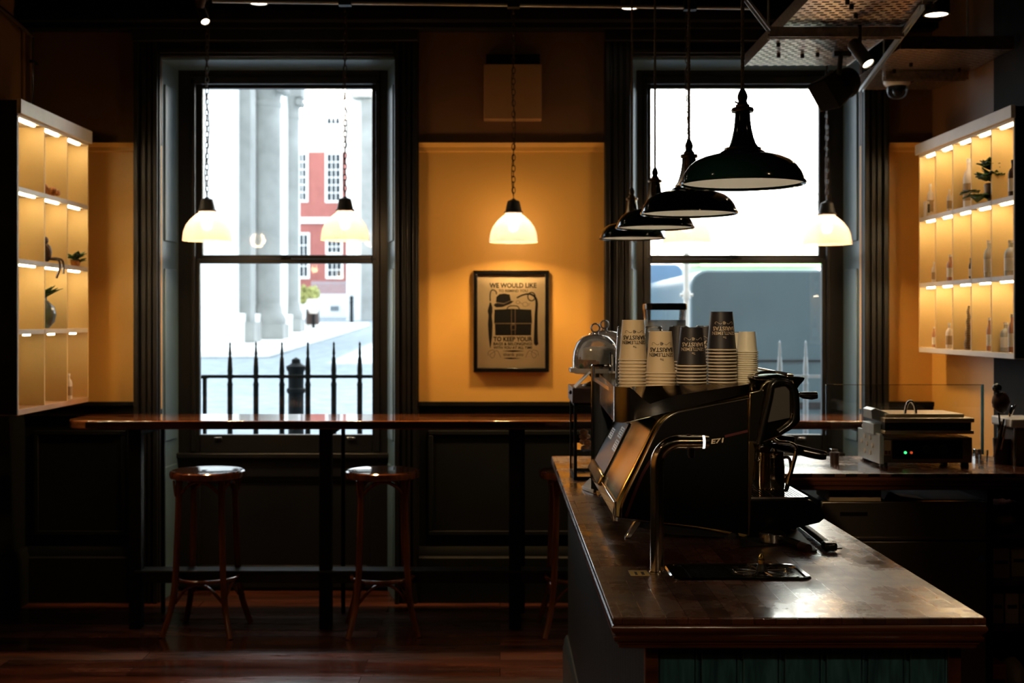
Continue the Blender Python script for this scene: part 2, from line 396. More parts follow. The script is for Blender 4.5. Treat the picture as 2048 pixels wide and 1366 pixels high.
M['bulbfill'] = emit('added_bulb_glow', (1, .85, .62), 1.5)  # bulb glow added along with the fill inside the enamel shades
M['satin'] = mat('satin_black_side_panel', (.0018, .0018, .0018), .5, var=.2, spec=.12)
M['enamel'] = mat('dark_green_enamel', (.002, .010, .008), .10, var=.1, coat=.6)
M['frosted'] = pane('frosted_hopper_plastic', (.95, .97, .98), 1, .2, 1.45, haze=.45)
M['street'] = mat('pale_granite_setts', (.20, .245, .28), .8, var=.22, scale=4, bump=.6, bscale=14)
M['floor'] = wood('worn_floor_boards', (.024, .008, .005), (.15, .048, .025), .33, board=(1.6, .13), axis='x', worn=-.6, rvar=.12, bump=.8, grain=16, coat=.6, crough=.28, brough=.13)
M['iron'] = mat('black_painted_iron', (.004, .006, .007), .75, spec=.15)
M['flower'] = mat('cream_blossom', (.30, .30, .10), .8, var=.5, scale=12)
M['darkglass'] = mat('dark_window_glass', (.02, .03, .04), .5, spec=.2)
M['stool'] = wood('bentwood_stool_wood', (.07, .018, .007), (.22, .06, .02), .13, axis='z', rvar=.05, bump=.05, coat=.4)
M['leaf'] = mat('plant_leaf', (.03, .085, .02), .45, var=.5, scale=30)
M['yellow'] = mat('ochre_wall_paint', (.72, .43, .10), .5, var=.04, scale=3)
M['shelf'] = mat('shelf_cream_laminate', (.74, .52, .21), .5, var=.05, scale=4)
M['led'] = emit('led_strip_warm', (1, .80, .50), 58)
M['counter'] = wood('worn_butcher_block', (.050, .015, .0065), (.125, .038, .015), .33, board=(.42, .042), axis='y', worn=.75, rvar=.15, bump=.3, coat=.7, crough=.26, brough=.15, contrast=(.7, 1.2), spec=.7)
M['rail'] = mat('dark_polished_steel', (.42, .35, .26), .15, 1, var=.1, scale=5, rvar=.05)
M['platewarm'] = mat('grill_plate_steel', (.72, .60, .42), .34, .75, var=.08)  # gold tint stands in for warm shelf light on the plates
M['panel'] = mat('dark_green_black_panel_paint', (.005, .006, .0055), .6, var=.2, scale=5, spec=.2)
M['teal'] = wood('teal_painted_woodgrain', (.008, .045, .062), (.055, .17, .21), .5, axis='z', rvar=.1, grain=55, bump=.9)
M['reveal'] = mat('daylight_blue_reveal', (.11, .165, .195), .4, var=.08, scale=6)
M['galv'] = mat('galvanised_perforated_steel', (.58, .47, .39), .35, 1, var=.25, scale=60)  # warm tint stands in for lamp light bounced off the counter
M['cupkraft'] = mat('cream_paper_cup', (.68, .53, .33), .55, var=.03)
M['brass'] = mat('polished_bronze_metal', (.82, .49, .15), .15, 1, var=.08, scale=4, rvar=.04)
M['steel'] = mat('brushed_steel', (.78, .66, .50), .15, 1, var=.08, scale=30, stretch=(1, 1, .05))
M['bluebead'] = mat('blue_black_beadboard_paint', (.006, .009, .013), .5, var=.15, spec=.3)
M['skirt'] = mat('blue_grey_skirting_paint', (.03, .045, .06), .35)
M['yellow'] = mat('ochre_wall_paint', (.72, .405, .09), .5, var=.04, scale=3)
M['sticker'] = mat('white_sticker_paper', (.82, .83, .86), .5, var=.02)
M['brass'] = mat('polished_bronze_metal', (.82, .56, .18), .14, 1, var=.08, scale=4, rvar=.04)
M['casing'] = mat('dark_window_paint', (.0065, .0068, .0075), .4, var=.15, scale=8, spec=.35)
M['floor'] = wood('worn_floor_boards', (.016, .005, .003), (.095, .032, .017), .33, board=(1.6, .13), axis='x', worn=-.6, rvar=.12, bump=.8, grain=16, coat=.7, crough=.28, brough=.13)
M['reveal'] = mat('daylight_blue_reveal', (.085, .15, .205), .4, var=.08, scale=6)  # blue of window daylight put into the reveal colour
M['floor'] = wood('worn_floor_boards', (.018, .0045, .0025), (.13, .034, .015), .31, board=(1.6, .13), axis='x', worn=-.6, rvar=.13, bump=1.0, grain=16, coat=.6, crough=.24, brough=.15)
# ================================================================== THE SETTING
YW = 6.74; YS = 7.02; YO = 7.12           # wall face, sash plane, outer face
XL, XR, YB, ZC = -2.56, 2.33, -3.2, 3.4
W1 = (-1.827, -.566); W2 = (.706, 1.946); ZT = 2.935
bm = B(); box(bm, XL - .3, XR + .5, YB - .2, YO, -.12, 0); struct('floor', bm, 'floor', 'worn dark brown floorboards')
bm = B(); box(bm, XL - .3, XR + .5, YB - .2, YO, ZC, ZC + .12); struct('ceiling', bm, 'ceil')
bm = B()
for a, b in ((XL, W1[0]), (W1[1], W2[0]), (W2[1], XR + .2)):
    box(bm, a, b, YW, YO, 0, 1.04, 0); box(bm, a, b, YW, YO, 1.04, 2.46, 1); box(bm, a, b, YW, YO, 2.46, ZC, 2)
for a, b in (W1, W2): box(bm, a, b, YW, YO, ZT, ZC, 2)
struct('wall_north', bm, ['panel', 'yellow', 'brown'], 'ochre painted wall with dark panelling below')
bm = B(); box(bm, XL - .2, XL, YB, YO, 0, 1.04, 0); box(bm, XL - .2, XL, YB, YO, 1.04, 2.46, 1); box(bm, XL - .2, XL, YB, YO, 2.46, ZC, 2)
struct('wall_west', bm, ['panel', 'yellow', 'brown'])
bm = B(); box(bm, XR, XR + .2, 5.9, YO, 0, 2.46, 1); box(bm, XR, XR + .2, 5.9, YO, 2.46, ZC, 2); box(bm, XR, XR + .2, YB, 5.9, 0, ZC, 0)
struct('wall_east', bm, ['black', 'yellow', 'brown'])
bm = B(); box(bm, XL - .2, XR + .2, YB - .2, YB, 0, ZC); struct('wall_south', bm, 'panel')
# unseen facade, stepped height shaped to shade left and let sun past right
bm = B(); box(bm, -14, -3.4, YO - .3, YO - .02, ZC + .12, 24); box(bm, -3.4, 14, YO - .3, YO - .02, ZC + .12, 5.4); box(bm, -14, XL - .2, YO - .3, YO - .02, -.5, ZC + .12); box(bm, XR + .5, 14, YO - .3, YO - .02, -.5, ZC + .12)
struct('wall_shade_facade', bm, 'stone')
# dark band at the head of the wall, picture rail, dado rail, baseboards, wall panels
bm = B(); box(bm, XL, XR, YW - .10, YW, 3.07, ZC); box(bm, XL, XR, YW - .16, YW, 3.10, 3.16); struct('trim_1', bm, 'black', bev=.006)
n = 2
for z, prof, mk in ((2.46, ((0, -.035), (-.014, -.03), (-.016, -.01), (-.03, .0), (-.034, .012), (0, .016)), 'yellow'), (1.04, ((0, -.04), (-.02, -.035), (-.02, .012), (-.034, .02), (-.034, .04), (0, .04)), 'black')):
    for a, b in ((XL, W1[0] - .137), (W1[1] + .13, W2[0] - .146), (W2[1] + .145, XR)):
        bm = B(); prism(bm, [(YW + p[0], z + p[1]) for p in prof], a, b, 'x'); struct('trim_%d' % n, bm, mk); n += 1
for k, (a, b) in enumerate(((XL, W1[0] - .137), (W1[1] + .13, W2[0] - .146), (W2[1] + .145, XR))):
    bm = B(); prism(bm, [(YW, 0), (YW - .03, 0), (YW - .03, .24), (YW - .02, .25), (YW - .02, .275), (YW - .008, .3), (YW, .3)], a, b, 'x'); struct('baseboard_north' if not k else 'baseboard_north.%03d' % k, bm, 'panel')
    w = b - a; q = 3 if w > 1 else 1
    for i in range(q):                 # wall panel mouldings
        x0, x1 = a + w * i / q + .05, a + w * (i + 1) / q - .05
        bm = B()
        for u in ((x0, x1, .36, .385), (x0, x1, .9, .925), (x0, x0 + .025, .385, .9), (x1 - .025, x1, .385, .9)): box(bm, u[0], u[1], YW - .014, YW, u[2], u[3])
        struct('trim_%d' % n, bm, 'panel', bev=.004); n += 1
bm = B(); prism(bm, [(XL, 0), (XL + .03, 0), (XL + .03, .25), (XL + .015, .3), (XL, .3)], YB, YW, 'y'); struct('baseboard_west', bm, 'panel')

# ------------------------------------------------------------------ sash windows
def window(idx, a, b, ca, cb, splay_l, splay_r):
    r = thing('window_%d' % idx, 'tall dark-framed sash window' + (' left of the poster' if idx == 1 else ' behind the espresso machine'), None, ((a + b) / 2, YW, 0), kind='structure')
    bm = B()                                                   # fluted architrave, two legs and a head
    def flutes(x0, x1):
        w = x1 - x0
        box(bm, x0, x1, YW - .03, YW, 0, 3.07)
        for i, d in enumerate((.0, .28, .5, .74)):
            box(bm, x0 + w * (d + .02), x0 + w * (d + .2), YW - .03 - (.03, .014, .014, .022)[i], YW - .03, 0, 3.07)
    flutes(ca, a); flutes(b, cb)
    box(bm, a, b, YW - .03, YW, ZT, 3.07); box(bm, a, b, YW - .05, YW - .03, ZT + .015, ZT + .04); box(bm, ca, cb, YW - .075, YW - .03, 3.01, 3.07)
    obj('architrave', bm, 'casing', r, bev=.004)
    la, lb = a + splay_l, b - splay_r
    for nm, x0, x1 in (('shutter_lining', a, la), ('shutter_lining', b, lb)):          # splayed reveals with raised panels
        bm = B(); s = 1 if x0 == a else -1
        prism(bm, [(x0 - s * .002, YW - .005), (x1, YS), (x1 - s * .05, YS), (x0 - s * .05, YW)], 0, ZT, 'z')
        for z0, z1 in ((.12, .72), (.86, 1.8), (1.95, 2.8)):
            def q(t, o): return (x0 + (x1 - x0) * t + s * o, YW + (YS - YW) * t)
            prism(bm, [q(.16, -.002), q(.16, .008), q(.84, .008), q(.84, -.002)], z0, z1, 'z')
        obj(nm, bm, 'reveal', r, bev=.004)
    bm = B(); box(bm, a, b, YW, YS, ZT - .012, ZT); obj('head_lining', bm, 'reveal', r)
    gx0, gx1 = (la + lb) / 2 - .485, (la + lb) / 2 + .475
    if idx == 1: gx0, gx1 = -1.684, -.725
    if idx == 2: gx0, gx1 = .855, 1.806
    bm = B()                                                   # sash box
    for u in ((la - .05, gx0 - .05, .77, ZT), (gx1 + .05, lb + .05, .77, ZT)): box(bm, u[0], u[1], YS, YO, u[2], u[3])
    box(bm, gx0 - .05, gx1 + .05, YS, YO, 2.87, ZT); box(bm, gx0 - .05, gx0 - .028, YS - .012, YS + .02, .78, 2.87); box(bm, gx1 + .028, gx1 + .05, YS - .012, YS + .02, .78, 2.87)
    box(bm, gx0 - .05, gx1 + .05, YS - .012, YS + .02, 2.845, 2.885)
    obj('frame', bm, 'casing', r, bev=.003)
    bm = B(); box(bm, la - .03, lb + .03, YS - .035, YO, .745, .775); obj('window_sill', bm, 'casing', r, bev=.006)
    bm = B(); box(bm, la - .05, lb + .05, YS + .02, YO, 0, .745)
    for u in ((la, lb, .02, .12), (la, lb, .64, .745), (la, la + .1, .12, .64), (lb - .1, lb, .12, .64)): box(bm, u[0], u[1], YS - .005, YS + .02, u[2], u[3])
    for u in ((la + .1, lb - .1, .12, .14), (la + .1, lb - .1, .62, .64), (la + .1, la + .12, .14, .62), (lb - .12, lb - .1, .14, .62)): box(bm, u[0], u[1], YS + .005, YS + .02, u[2], u[3])
    obj('apron_panel', bm, 'casing', r, bev=.003)
    mz = 1.864
    for nm, z0, z1, y0, sx, bot, top in (('upper_sash', mz, 2.865, YS + .055, .028, .024, .034), ('lower_sash', .775, mz, YS + .012, .035, .10, .026)):
        bm = B(); y1 = y0 + .04
        e = .006 if nm == 'lower_sash' else 0
        box(bm, gx0 - .05, gx0 - e, y0, y1, z0, z1); box(bm, gx1 + e, gx1 + .05, y0, y1, z0, z1)
        box(bm, gx0 - e, gx1 + e, y0, y1, z0, z0 + bot); box(bm, gx0 - e, gx1 + e, y0, y1, z1 - top, z1)
        s = obj(nm, bm, 'casing', r, bev=.004)
        bm = B(); box(bm, gx0 - .01, gx1 + .01, y0 + .018, y0 + .022, z0 + bot - .01, z1 - top + .01); obj('pane', bm, 'glass', s)
        if nm == 'lower_sash':
            bm = B(); cx = (gx0 + gx1) / 2
            box(bm, cx - .03, cx + .03, y0 - .004, y0 + .03, mz, mz + .008); lathe(bm, [(.0, .02), (.012, .02), (.014, .008), (.014, 0)], (cx, y0 + .014, mz), 14); box(bm, cx - .034, cx + .012, y0, y0 + .012, mz + .012, mz + .022)
            obj('sash_lock', bm, 'iron', s)
            for hx in (gx0 + .1, gx1 - .11):
                bm = B(); box(bm, hx - .022, hx + .022, y0 - .012, y0, .845, .853); box(bm, hx - .022, hx + .022, y0 - .018, y0 - .01, .853, .862); obj('sash_lift', bm, 'chrome', s, bev=.002)
    return r
window(1, W1[0], W1[1], -1.963, -.437, .022, .065)
window(2, W2[0], W2[1], .561, 2.09, .06, .02)

# conduit pipe running up the left corner
t = thing('conduit_pipe', 'thin metal conduit pipe in the upper left corner above the lit shelves', 'pipe', (-2.5, 6.66, 2.4))
bm = B(); tube(bm, smoothpath([(-2.5, 6.68, 2.4), (-2.5, 6.68, 2.98), (-2.5, 6.64, 3.04), (-2.52, 6.2, 3.1), (-2.52, 5.4, 3.12)], 4), .011, 10); obj('pipe', bm, 'chrome', t)
for z in (2.6, 2.9): bm = B(); tube(bm, [(-2.5, 6.68, z - .008), (-2.5, 6.68, z + .008)], .016, 12); box(bm, -2.51, -2.49, 6.68, 6.74, z - .006, z + .006); obj('pipe_clip', bm, 'iron', t)

# wall box above the picture rail
t = thing('wall_vent', 'square wall ventilation box with a dark top slot, above the picture rail', 'vent', (.065, 6.74, 2.59))
x0, x1 = -.087, .222
bm = B(); box(bm, x0, x1, 6.66, 6.74, 2.59, 2.885); obj('cover', bm, 'ventcover', t, bev=.004)
bm = B(); box(bm, x0 + .012, x1 - .008, 6.70, 6.74, 2.885, 2.945); obj('slot', bm, 'black', t)

# ------------------------------------------------------------------ bar table under the windows
t = thing('bar_table', 'long reddish wooden window bar on dark posts, running under both windows', 'table', (-.15, 6.4, 0))
bm = B(); pl = [(-1.98, 6.07), (1.98, 6.07), (1.98, 6.735), (-2.12, 6.735), (-2.12, 6.2)] 
pl = [(-2.13 + .13 * (1 - math.cos(a)), 6.20 - .13 * math.sin(a)) for a in [PI / 2 * k / 8 for k in range(9)]][0:] + [(1.98, 6.07), (1.98, 6.52), (-2.13, 6.52)]
prism(bm, pl, .988, 1.03, 'z'); obj('tabletop', bm, 'table', t, bev=.007, seg=3)
for px in (273, 652, 1030, 1409, 1750):
    x = PX(px, 6.17)
    bm = B(); box(bm, x - .03, x + .03, 6.14, 6.2, 0, .988); box(bm, x - .03, x + .03, 6.2, 6.5, .95, .988); box(bm, x + .035, x + .055, 6.48, 6.5, 0, .985); obj('post', bm, 'black', t, bev=.003)
bm = B(); x0 = PX(273, 6.17); box(bm, x0, 1.85, 6.13, 6.24, .275, .29); box(bm, x0, 1.85, 6.15, 6.19, .225, .275); obj('foot_rail', bm, 'casing', t, bev=.003)

# ------------------------------------------------------------------ poster
t = thing('framed_poster', 'black framed poster of a hat, briefcase, umbrella and tie on the ochre wall', 'poster', (.06, 6.74, 1.52))
D = 6.715; x0, x1, z0, z1 = PX(947, D), PX(1098, D), PZ(744, D), PZ(541, D)
bm = B(); f = .021
for u in ((x0, x1, z0, z0 + f), (x0, x1, z1 - f, z1), (x0, x0 + f, z0 + f, z1 - f), (x1 - f, x1, z0 + f, z1 - f)): box(bm, u[0], u[1], 6.705, 6.74, u[2], u[3])
obj('frame', bm, 'blackgloss', t, bev=.002)
bm = B(); box(bm, x0 + f, x1 - f, 6.728, 6.732, z0 + f, z1 - f); ps = obj('poster_sheet', bm, 'paper', t)
# zoom crop was 1128 x 1366 for 190 x 230 px at (930, 530)
def ZP(u, v): return (PX(930 + u * 190 / 1128, D), 6.7275, PZ(530 + v * 230 / 1366, D))
def TX(bm, s, u0, u1, v0, v1, bold=.02, mi=0):
    cu, cv = (u0 + u1) / 2, (v0 + v1) / 2
    text(bm, s, u1 - u0, v1 - v0, lambda x, y: ZP(cu + x, cv - y), bold, mi)
bm = B(); P2 = lambda x, y: ZP(x, y)
TX(bm, 'WE WOULD LIKE', 290, 850, 212, 272, .03); TX(bm, 'TO REMIND YOU', 400, 745, 290, 322); TX(bm, 'TO KEEP YOUR', 338, 800, 852, 908, .03)
TX(bm, 'BAGS & BELONGINGS', 338, 800, 920, 954); TX(bm, 'WITH YOU AT ALL TIME', 338, 800, 966, 998); TX(bm, 'thank you', 455, 690, 1045, 1092, 0)
flat(bm, [(350, 530), (560, 520), (788, 530), (797, 690), (345, 690)], P2); flat(bm, [(355, 700), (790, 700), (785, 836), (360, 836)], P2)         # briefcase
ribbon(bm, smoothpath([(497, 525, 0), (520, 492, 0), (575, 484, 0), (625, 492, 0), (648, 525, 0)], 5), 11, P2)
flat(bm, [(367, 440), (372, 378), (410, 345), (470, 338), (530, 350), (545, 418), (460, 455)], P2)                                                    # bowler hat
flat(bm, [(340, 478), (360, 455), (460, 462), (545, 425), (580, 428), (540, 462), (440, 500), (370, 503)], P2)
ribbon(bm, smoothpath([(300, 430, 0), (298, 350, 0), (315, 300, 0), (345, 298, 0), (370, 320, 0), (374, 350, 0)], 5), 13, P2)                     # umbrella
flat(bm, [(296, 440), (310, 450), (325, 500), (326, 560), (318, 600), (328, 700), (322, 850), (303, 985), (298, 985), (280, 850), (272, 700), (280, 600), (268, 545), (280, 500)], P2)
ribbon(bm, smoothpath([(615, 390, 0), (690, 355, 0), (770, 345, 0), (830, 380, 0), (852, 450, 0), (845, 600, 0), (842, 800, 0), (842, 905, 0)], 5), [18 + 34 * (k / 35.) ** 2 for k in range(36)], P2)   # tie
ribbon(bm, [(790 + 44 * math.cos(a), 375 + 50 * math.sin(a)) for a in [2 * PI * k / 20 for k in range(21)]], 13, P2); flat(bm, [(818, 905), (868, 905), (872, 940), (845, 962), (820, 940)], P2)
flat(bm, [(440, 1022), (575, 1014), (710, 1022), (575, 1033)], P2); flat(bm, [(450, 1108), (540, 1102), (665, 1110), (540, 1118)], P2)
obj('print', bm, 'ink', ps, recalc=False)
bm = B()
for cx, cy, r in ((628, 442, 22), (715, 468, 30)): ribbon(bm, [(cx + r * math.cos(a), cy + r * .9 * math.sin(a)) for a in [2 * PI * k / 14 for k in range(15)]], 5, P2)
ribbon(bm, [(650, 445), (685, 462)], 5, P2); ribbon(bm, [(745, 462), (772, 455), (752, 488)], 5, P2)
for s, ox in ((1, 275), (-1, 870)): ribbon(bm, smoothpath([(ox, 1080, 0), (ox + s * 5, 1030, 0), (ox + s * 60, 1010, 0), (ox + s * 80, 1060, 0), (ox + s * 50, 1108, 0), (ox + s * 20, 1070, 0), (ox + s * 60, 1040, 0), (ox + s * 110, 1020, 0), (ox + s * 150, 1100, 0)], 5), 5, P2)
for u0, u1, v0, v1 in ((548, 556, 525, 835), (592, 600, 525, 835), (345, 548, 692, 699), (600, 797, 692, 699)): flat(bm, [(u0, v0), (u1, v0), (u1, v1), (u0, v1)], lambda x, y: (ZP(x, y)[0], 6.7268, ZP(x, y)[2]))
ribbon(bm, [(548, 712), (600, 712), (600, 770), (548, 770), (548, 712)], 12, lambda x, y: (ZP(x, y)[0], 6.7268, ZP(x, y)[2]))
ribbon(bm, [(372, 450), (460, 462), (548, 420)], 9, lambda x, y: (ZP(x, y)[0], 6.7268, ZP(x, y)[2]))
obj('fine_print', bm, 'inkmid', ps, recalc=False)
bm = B(); box(bm, x0 + f, x1 - f, 6.7185, 6.7205, z0 + f, z1 - f); obj('glazing', bm, 'screen', t)

# ------------------------------------------------------------------ lit wall shelves
LED = []
def shelf_unit(name, label, side, xf, xb, ys, zs, ztop, zbot, strip=True):
    """side -1 = on the left wall; ys, zs: lines of dividers and shelves"""
    t = thing(name, label, 'shelf', (xb, (ys[0] + ys[-1]) / 2, zbot)); th = .011
    bm = B(); box(bm, min(xb, xb - side * .01), max(xb, xb - side * .01), ys[0], ys[-1], zbot, ztop); obj('back_panel', bm, 'shelf', t)
    lo, hi = min(xf, xb), max(xf, xb)
    for y in (ys[0], ys[-1]):
        bm = B(); yy = y - th if y == ys[0] else y; box(bm, lo, hi, yy, yy + th, zbot, ztop); obj('side_panel', bm, ['shelf'], t, bev=.001)
    if True:                                                    # dark painted outer face on the end towards the room
        bm = B(); box(bm, lo, hi, ys[0] - th - .012, ys[0] - th, zbot - .02, ztop + .05); obj('end_panel', bm, 'panel' if side < 0 else 'black', t)
    bm = B(); box(bm, lo, hi, ys[0] - th, ys[-1] + th, zs[-1] + .0, ztop + .03); box(bm, min(xf, xf - side * .02) , max(xf, xf - side * .02), ys[0] - th - .015, ys[-1] + th, zs[-1] + .01, ztop + .055); obj('top_board', bm, 'shelfedge', t, bev=.002)
    bm = B(); box(bm, lo, hi, ys[0] - th, ys[-1] + th, zbot - .025, zbot); obj('base_board', bm, 'shelfwood' if side < 0 else 'shelfedge', t, bev=.002)
    for z in zs[1:-1]: bm = B(); box(bm, lo, hi, ys[0], ys[-1], z - th, z + th); obj('shelf_board', bm, 'shelfedge', t, bev=.001)
    for y in ys[1:-1]: bm = B(); box(bm, lo, hi, y - th / 2, y + th / 2, zbot, zs[-1]); obj('divider', bm, 'shelf', t, bev=.001)
    for k, z in enumerate(zs[1:]):
        for i in range(len(ys) - 1):
            w = ys[i + 1] - ys[i]; xs = xf + side * .022
            y0 = ys[i] + w * .06; y1 = ys[i] + w * (.80 if strip else .7)
            if side < 0 and k == 0: y0, y1, nn = ys[i] + w * .42, ys[i] + w * .62, 'led_strip'
            bm = B(); zz = z - th if z != zs[-1] else z
            box(bm, min(xs, xs + side * .012), max(xs, xs + side * .012), y0, y1, zz - .007, zz); obj('led_strip', bm, 'led', t)
    return t
LX, LBX = -2.14, -2.54
lys = [5.56, 5.875, 6.185, 6.49]; lzs = [1.12, 1.466, 1.782, 2.104, 2.425]
shelf_unit('wall_shelf', 'lit cream shelf unit of twelve cells on the left wall', -1, LX, LBX, lys, lzs, 2.445, 1.12)
RX, RBX = 2.18, 2.33
rys = [5.31 + .237 * k for k in range(6)]; rzs = [1.378, 1.70, 2.04, 2.365]
shelf_unit('wall_shelf', 'lit cream shelf unit of fifteen narrow cells on the right wall', 1, RX, RBX, rys, rzs, 2.375, 1.378)
# ================================================================== OUTSIDE
def GZ(D): return .2 + max(0, D - 8) * .0277
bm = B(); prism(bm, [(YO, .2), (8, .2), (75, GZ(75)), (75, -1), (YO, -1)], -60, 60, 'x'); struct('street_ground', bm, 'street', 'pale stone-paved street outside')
bm = B(); prism(bm, [(26.5, GZ(26.5) + .0), (26.5, GZ(26.5) + .14), (47, GZ(47) + .14), (47, GZ(47))], -40, PX(628, 33), 'x'); struct('pavement', bm, 'kerb', bev=.03)
# church portico columns
def column(px0, px1, D, capz, label, square=False):
    x0, x1 = PX(px0, D), PX(px1, D); x = (x0 + x1) / 2; r = (x1 - x0) / 2; g = GZ(D) + .14
    t = thing('stone_column', label, 'column', (x, D, g), 'portico columns')
    bm = B()
    if square: box(bm, x0, x1, D - r, D + r, g + .5, capz)
    else:
        lathe(bm, [(r, .5 ), (r, capz - g)], (x, D, g), 28)
        for k in range(1, 7): lathe(bm, [(r * 1.004, k * 1.55), (r * .985, k * 1.55 + .02), (r * 1.004, k * 1.55 + .04)], (x, D, g), 28)
    obj('shaft', bm, 'stone', t)
    bm = B(); 
    if square: box(bm, x0 - .12, x1 + .12, D - r - .12, D + r + .12, g, g + .5)
    else: box(bm, x - r * 1.45, x + r * 1.45, D - r * 1.45, D + r * 1.45, g, g + .38); lathe(bm, [(r * 1.42, .38), (r * 1.46, .5), (r * 1.3, .62), (r * 1.16, .68), (r * 1.12, .8), (r, .92)], (x, D, g), 28)
    obj('plinth', bm, 'stone', t)
    bm = B()
    if not square:
        lathe(bm, [(r, capz - g - .35), (r * 1.08, capz - g - .3), (r * 1.08, capz - g - .2), (r, capz - g - .16), (r * 1.05, capz - g), (r * 1.5, capz - g + .3), (r * 1.3, capz - g + .35)], (x, D, g), 28)
        for sx in (-1, 1): tube(bm, [(x + sx * r * 1.2, D - r * 1.3, capz + .15), (x + sx * r * 1.2, D + r, capz + .15)], r * .38, 14)
    box(bm, x - r * 1.5, x + r * 1.5, D - r * 1.5, D + r * 1.5, capz + .3, capz + 2.5)
    obj('capital', bm, 'stone', t)
column(455, 506, 31, 9.4, 'square pale stone pier of the portico outside the left window', True)
column(511, 561, 33, 7.45, 'round stone column in the middle of the portico outside')
column(562, 598, 38, 7.95, 'slimmer round stone column farthest along the portico outside')
bm = B(); D = 36; box(bm, PX(260, 29), PX(448, 29), 29, 40, GZ(29), 16); box(bm, PX(260, 29), PX(462, 29), 28.8, 40, GZ(29), GZ(29) + .9); box(bm, PX(455, 41.5), PX(590, 41.5), 41.5, 42, GZ(41.5), 16)
tag(obj('church_wall', bm, 'stonew'), 'bright white side wall of the portico at the left edge of the left window', 'wall')
# red brick building
D = 60; g = GZ(D)
t = thing('brick_building', 'red brick building with white sash windows across the street', 'building', (PX(650, D), D, g))
bm = B(); x0, x1 = PX(560, D), PX(692, D); box(bm, x0, x1, D, D + 9, g, PZ(304, D)); obj('brick_wall', bm, 'brick', t)
bm = B(); box(bm, x0, x1, D, D + 9, PZ(304, D), 15.5); obj('upper_wall', bm, 'bricksun', t)  # same brick as below, its sunlight painted in
bm = B(); box(bm, x0, x1, D - .12, D, PZ(447, D), PZ(435, D)); obj('string_course', bm, 'stonew', t)
bm = B(); box(bm, x0, x1, D - .1, D, g, PZ(588, D)); obj('basement_wall', bm, 'stonew', t)
def bwin(parent, pa, pb, ya, yb, D, nx, ny):
    xa, xb, za, zb = PX(pa, D), PX(pb, D), PZ(yb, D), PZ(ya, D)
    bm = B(); fr = .11
    for u in ((xa - fr, xa, za - fr, zb + fr), (xb, xb + fr, za - fr, zb + fr), (xa, xb, za - fr, za), (xa, xb, zb, zb + fr)): box(bm, u[0], u[1], D - .06, D + .02, u[2], u[3])
    for i in range(1, nx): x = xa + (xb - xa) * i / nx; box(bm, x - .02, x + .02, D - .05, D, za, zb)
    for i in range(1, ny): z = za + (zb - za) * i / ny; box(bm, xa, xb, D - .05, D, z - .022, z + .022)
    w_ = obj('window_frame', bm, 'stonew', parent)
    bm = B(); box(bm, xa, xb, D - .035, D - .02, za, zb); obj('pane', bm, 'darkglass', w_)
for pa, pb, ya, yb, ny in ((655, 679, 192, 248, 4), (597, 608, 192, 248, 4), (598, 612, 309, 400, 6), (655, 680, 309, 401, 6), (600, 615, 470, 553, 4), (656, 681, 470, 505, 3), (656, 682, 527, 553, 2)):
    bwin(t, pa, pb, ya, yb, D, 3 if pb - pa > 20 else 2, ny)
bm = B(); box(bm, PX(661, D), PX(679, D), D - .13, D - .08, PZ(622, D), PZ(612, D)); obj('cellar_grate', bm, 'darkglass', t)
t = thing('white_building', 'overexposed white stone building right of the brick one outside the left window', 'building', (PX(730, 55), 55, GZ(55)))
bm = B(); box(bm, PX(693, 55), PX(800, 55), 55, 63, GZ(55), 16); obj('front_wall', bm, 'stonew', t)
bm = B(); box(bm, PX(724, 55), PX(800, 55), 54.6, 55, GZ(55), 11.2); lathe(bm, [(0, .0), (.5, .0), (.6, .25), (.35, .5), (.1, .8), (0, .9)], (PX(727, 54.7), 54.7, 11.2), 14); obj('corner_pier', bm, 'stone', t)
# far railings before the brick building
def railing(name, label, pa, pb, D, step, zt, zb, rad, m, spike, rails, parts=True, ends=0):
    t = thing(name, label, 'railing', (PX((pa + pb) / 2, D), D, GZ(D)))
    bm = B()
    for z in rails: box(bm, PX(pa, D), PX(pb, D), D - .008, D + .008, z - rad * .6, z + rad * .6)
    obj('rail', bm, m, t)
    x = pa + step / 2 if not ends else ends
    while x < pb:
        X = PX(x, D); bm = B()
        if spike:
            lathe(bm, [(rad, zb), (rad, zt - .30), (rad * 1.15, zt - .295), (rad * .8, zt - .27), (rad * 1.0, zt - .2), (rad * .75, zt - .12), (rad * .45, zt - .1), (rad * .6, zt - .085), (rad * .35, zt - .03), (rad * .5, zt - .02), (0, zt)], (X, D, 0), 10)
            lathe(bm, [(0, rails[0] - .02), (rad * 1.3, rails[0] - .012), (rad * 1.3, rails[0] + .012), (0, rails[0] + .02)], (X, D, 0), 10)
        else: box(bm, X - rad, X + rad, D - rad, D + rad, zb, zt)
        obj('spike' if spike else 'baluster', bm, m, t); x += step
    return t
railing('iron_railing', 'thin dark iron railing in front of the brick building outside', 622, 712, 52, 5.2, PZ(562, 52), GZ(52), .02, 'irong', False, (PZ(566, 52), GZ(52) + .2))
D = 8.4
railing('iron_railing', 'black spiked iron railing just outside the left window', 404, 800, D, 51.9, PZ(682, D), .2, .018, 'iron', True, (PZ(753, D),), ends=460)
t = thing('railing_post', 'square black end post of the spiked railing outside the left window', 'post', (PX(410, D), D, .2))
bm = B(); box(bm, PX(406, D), PX(413, D), D - .012, D + .012, .2, PZ(757, D)); box(bm, PX(401, D), PX(416, D), D - .025, D + .025, PZ(757, D), PZ(751, D)); obj('post', bm, 'iron', t)
railing('iron_railing', 'spiked iron railing outside the right window, greyed for haze', 1290, 1700, D, 51.9, PZ(680, D), .2, .018, 'irong', True, (PZ(753, D),), ends=1300)  # same black railing, haze over it put into a grey colour
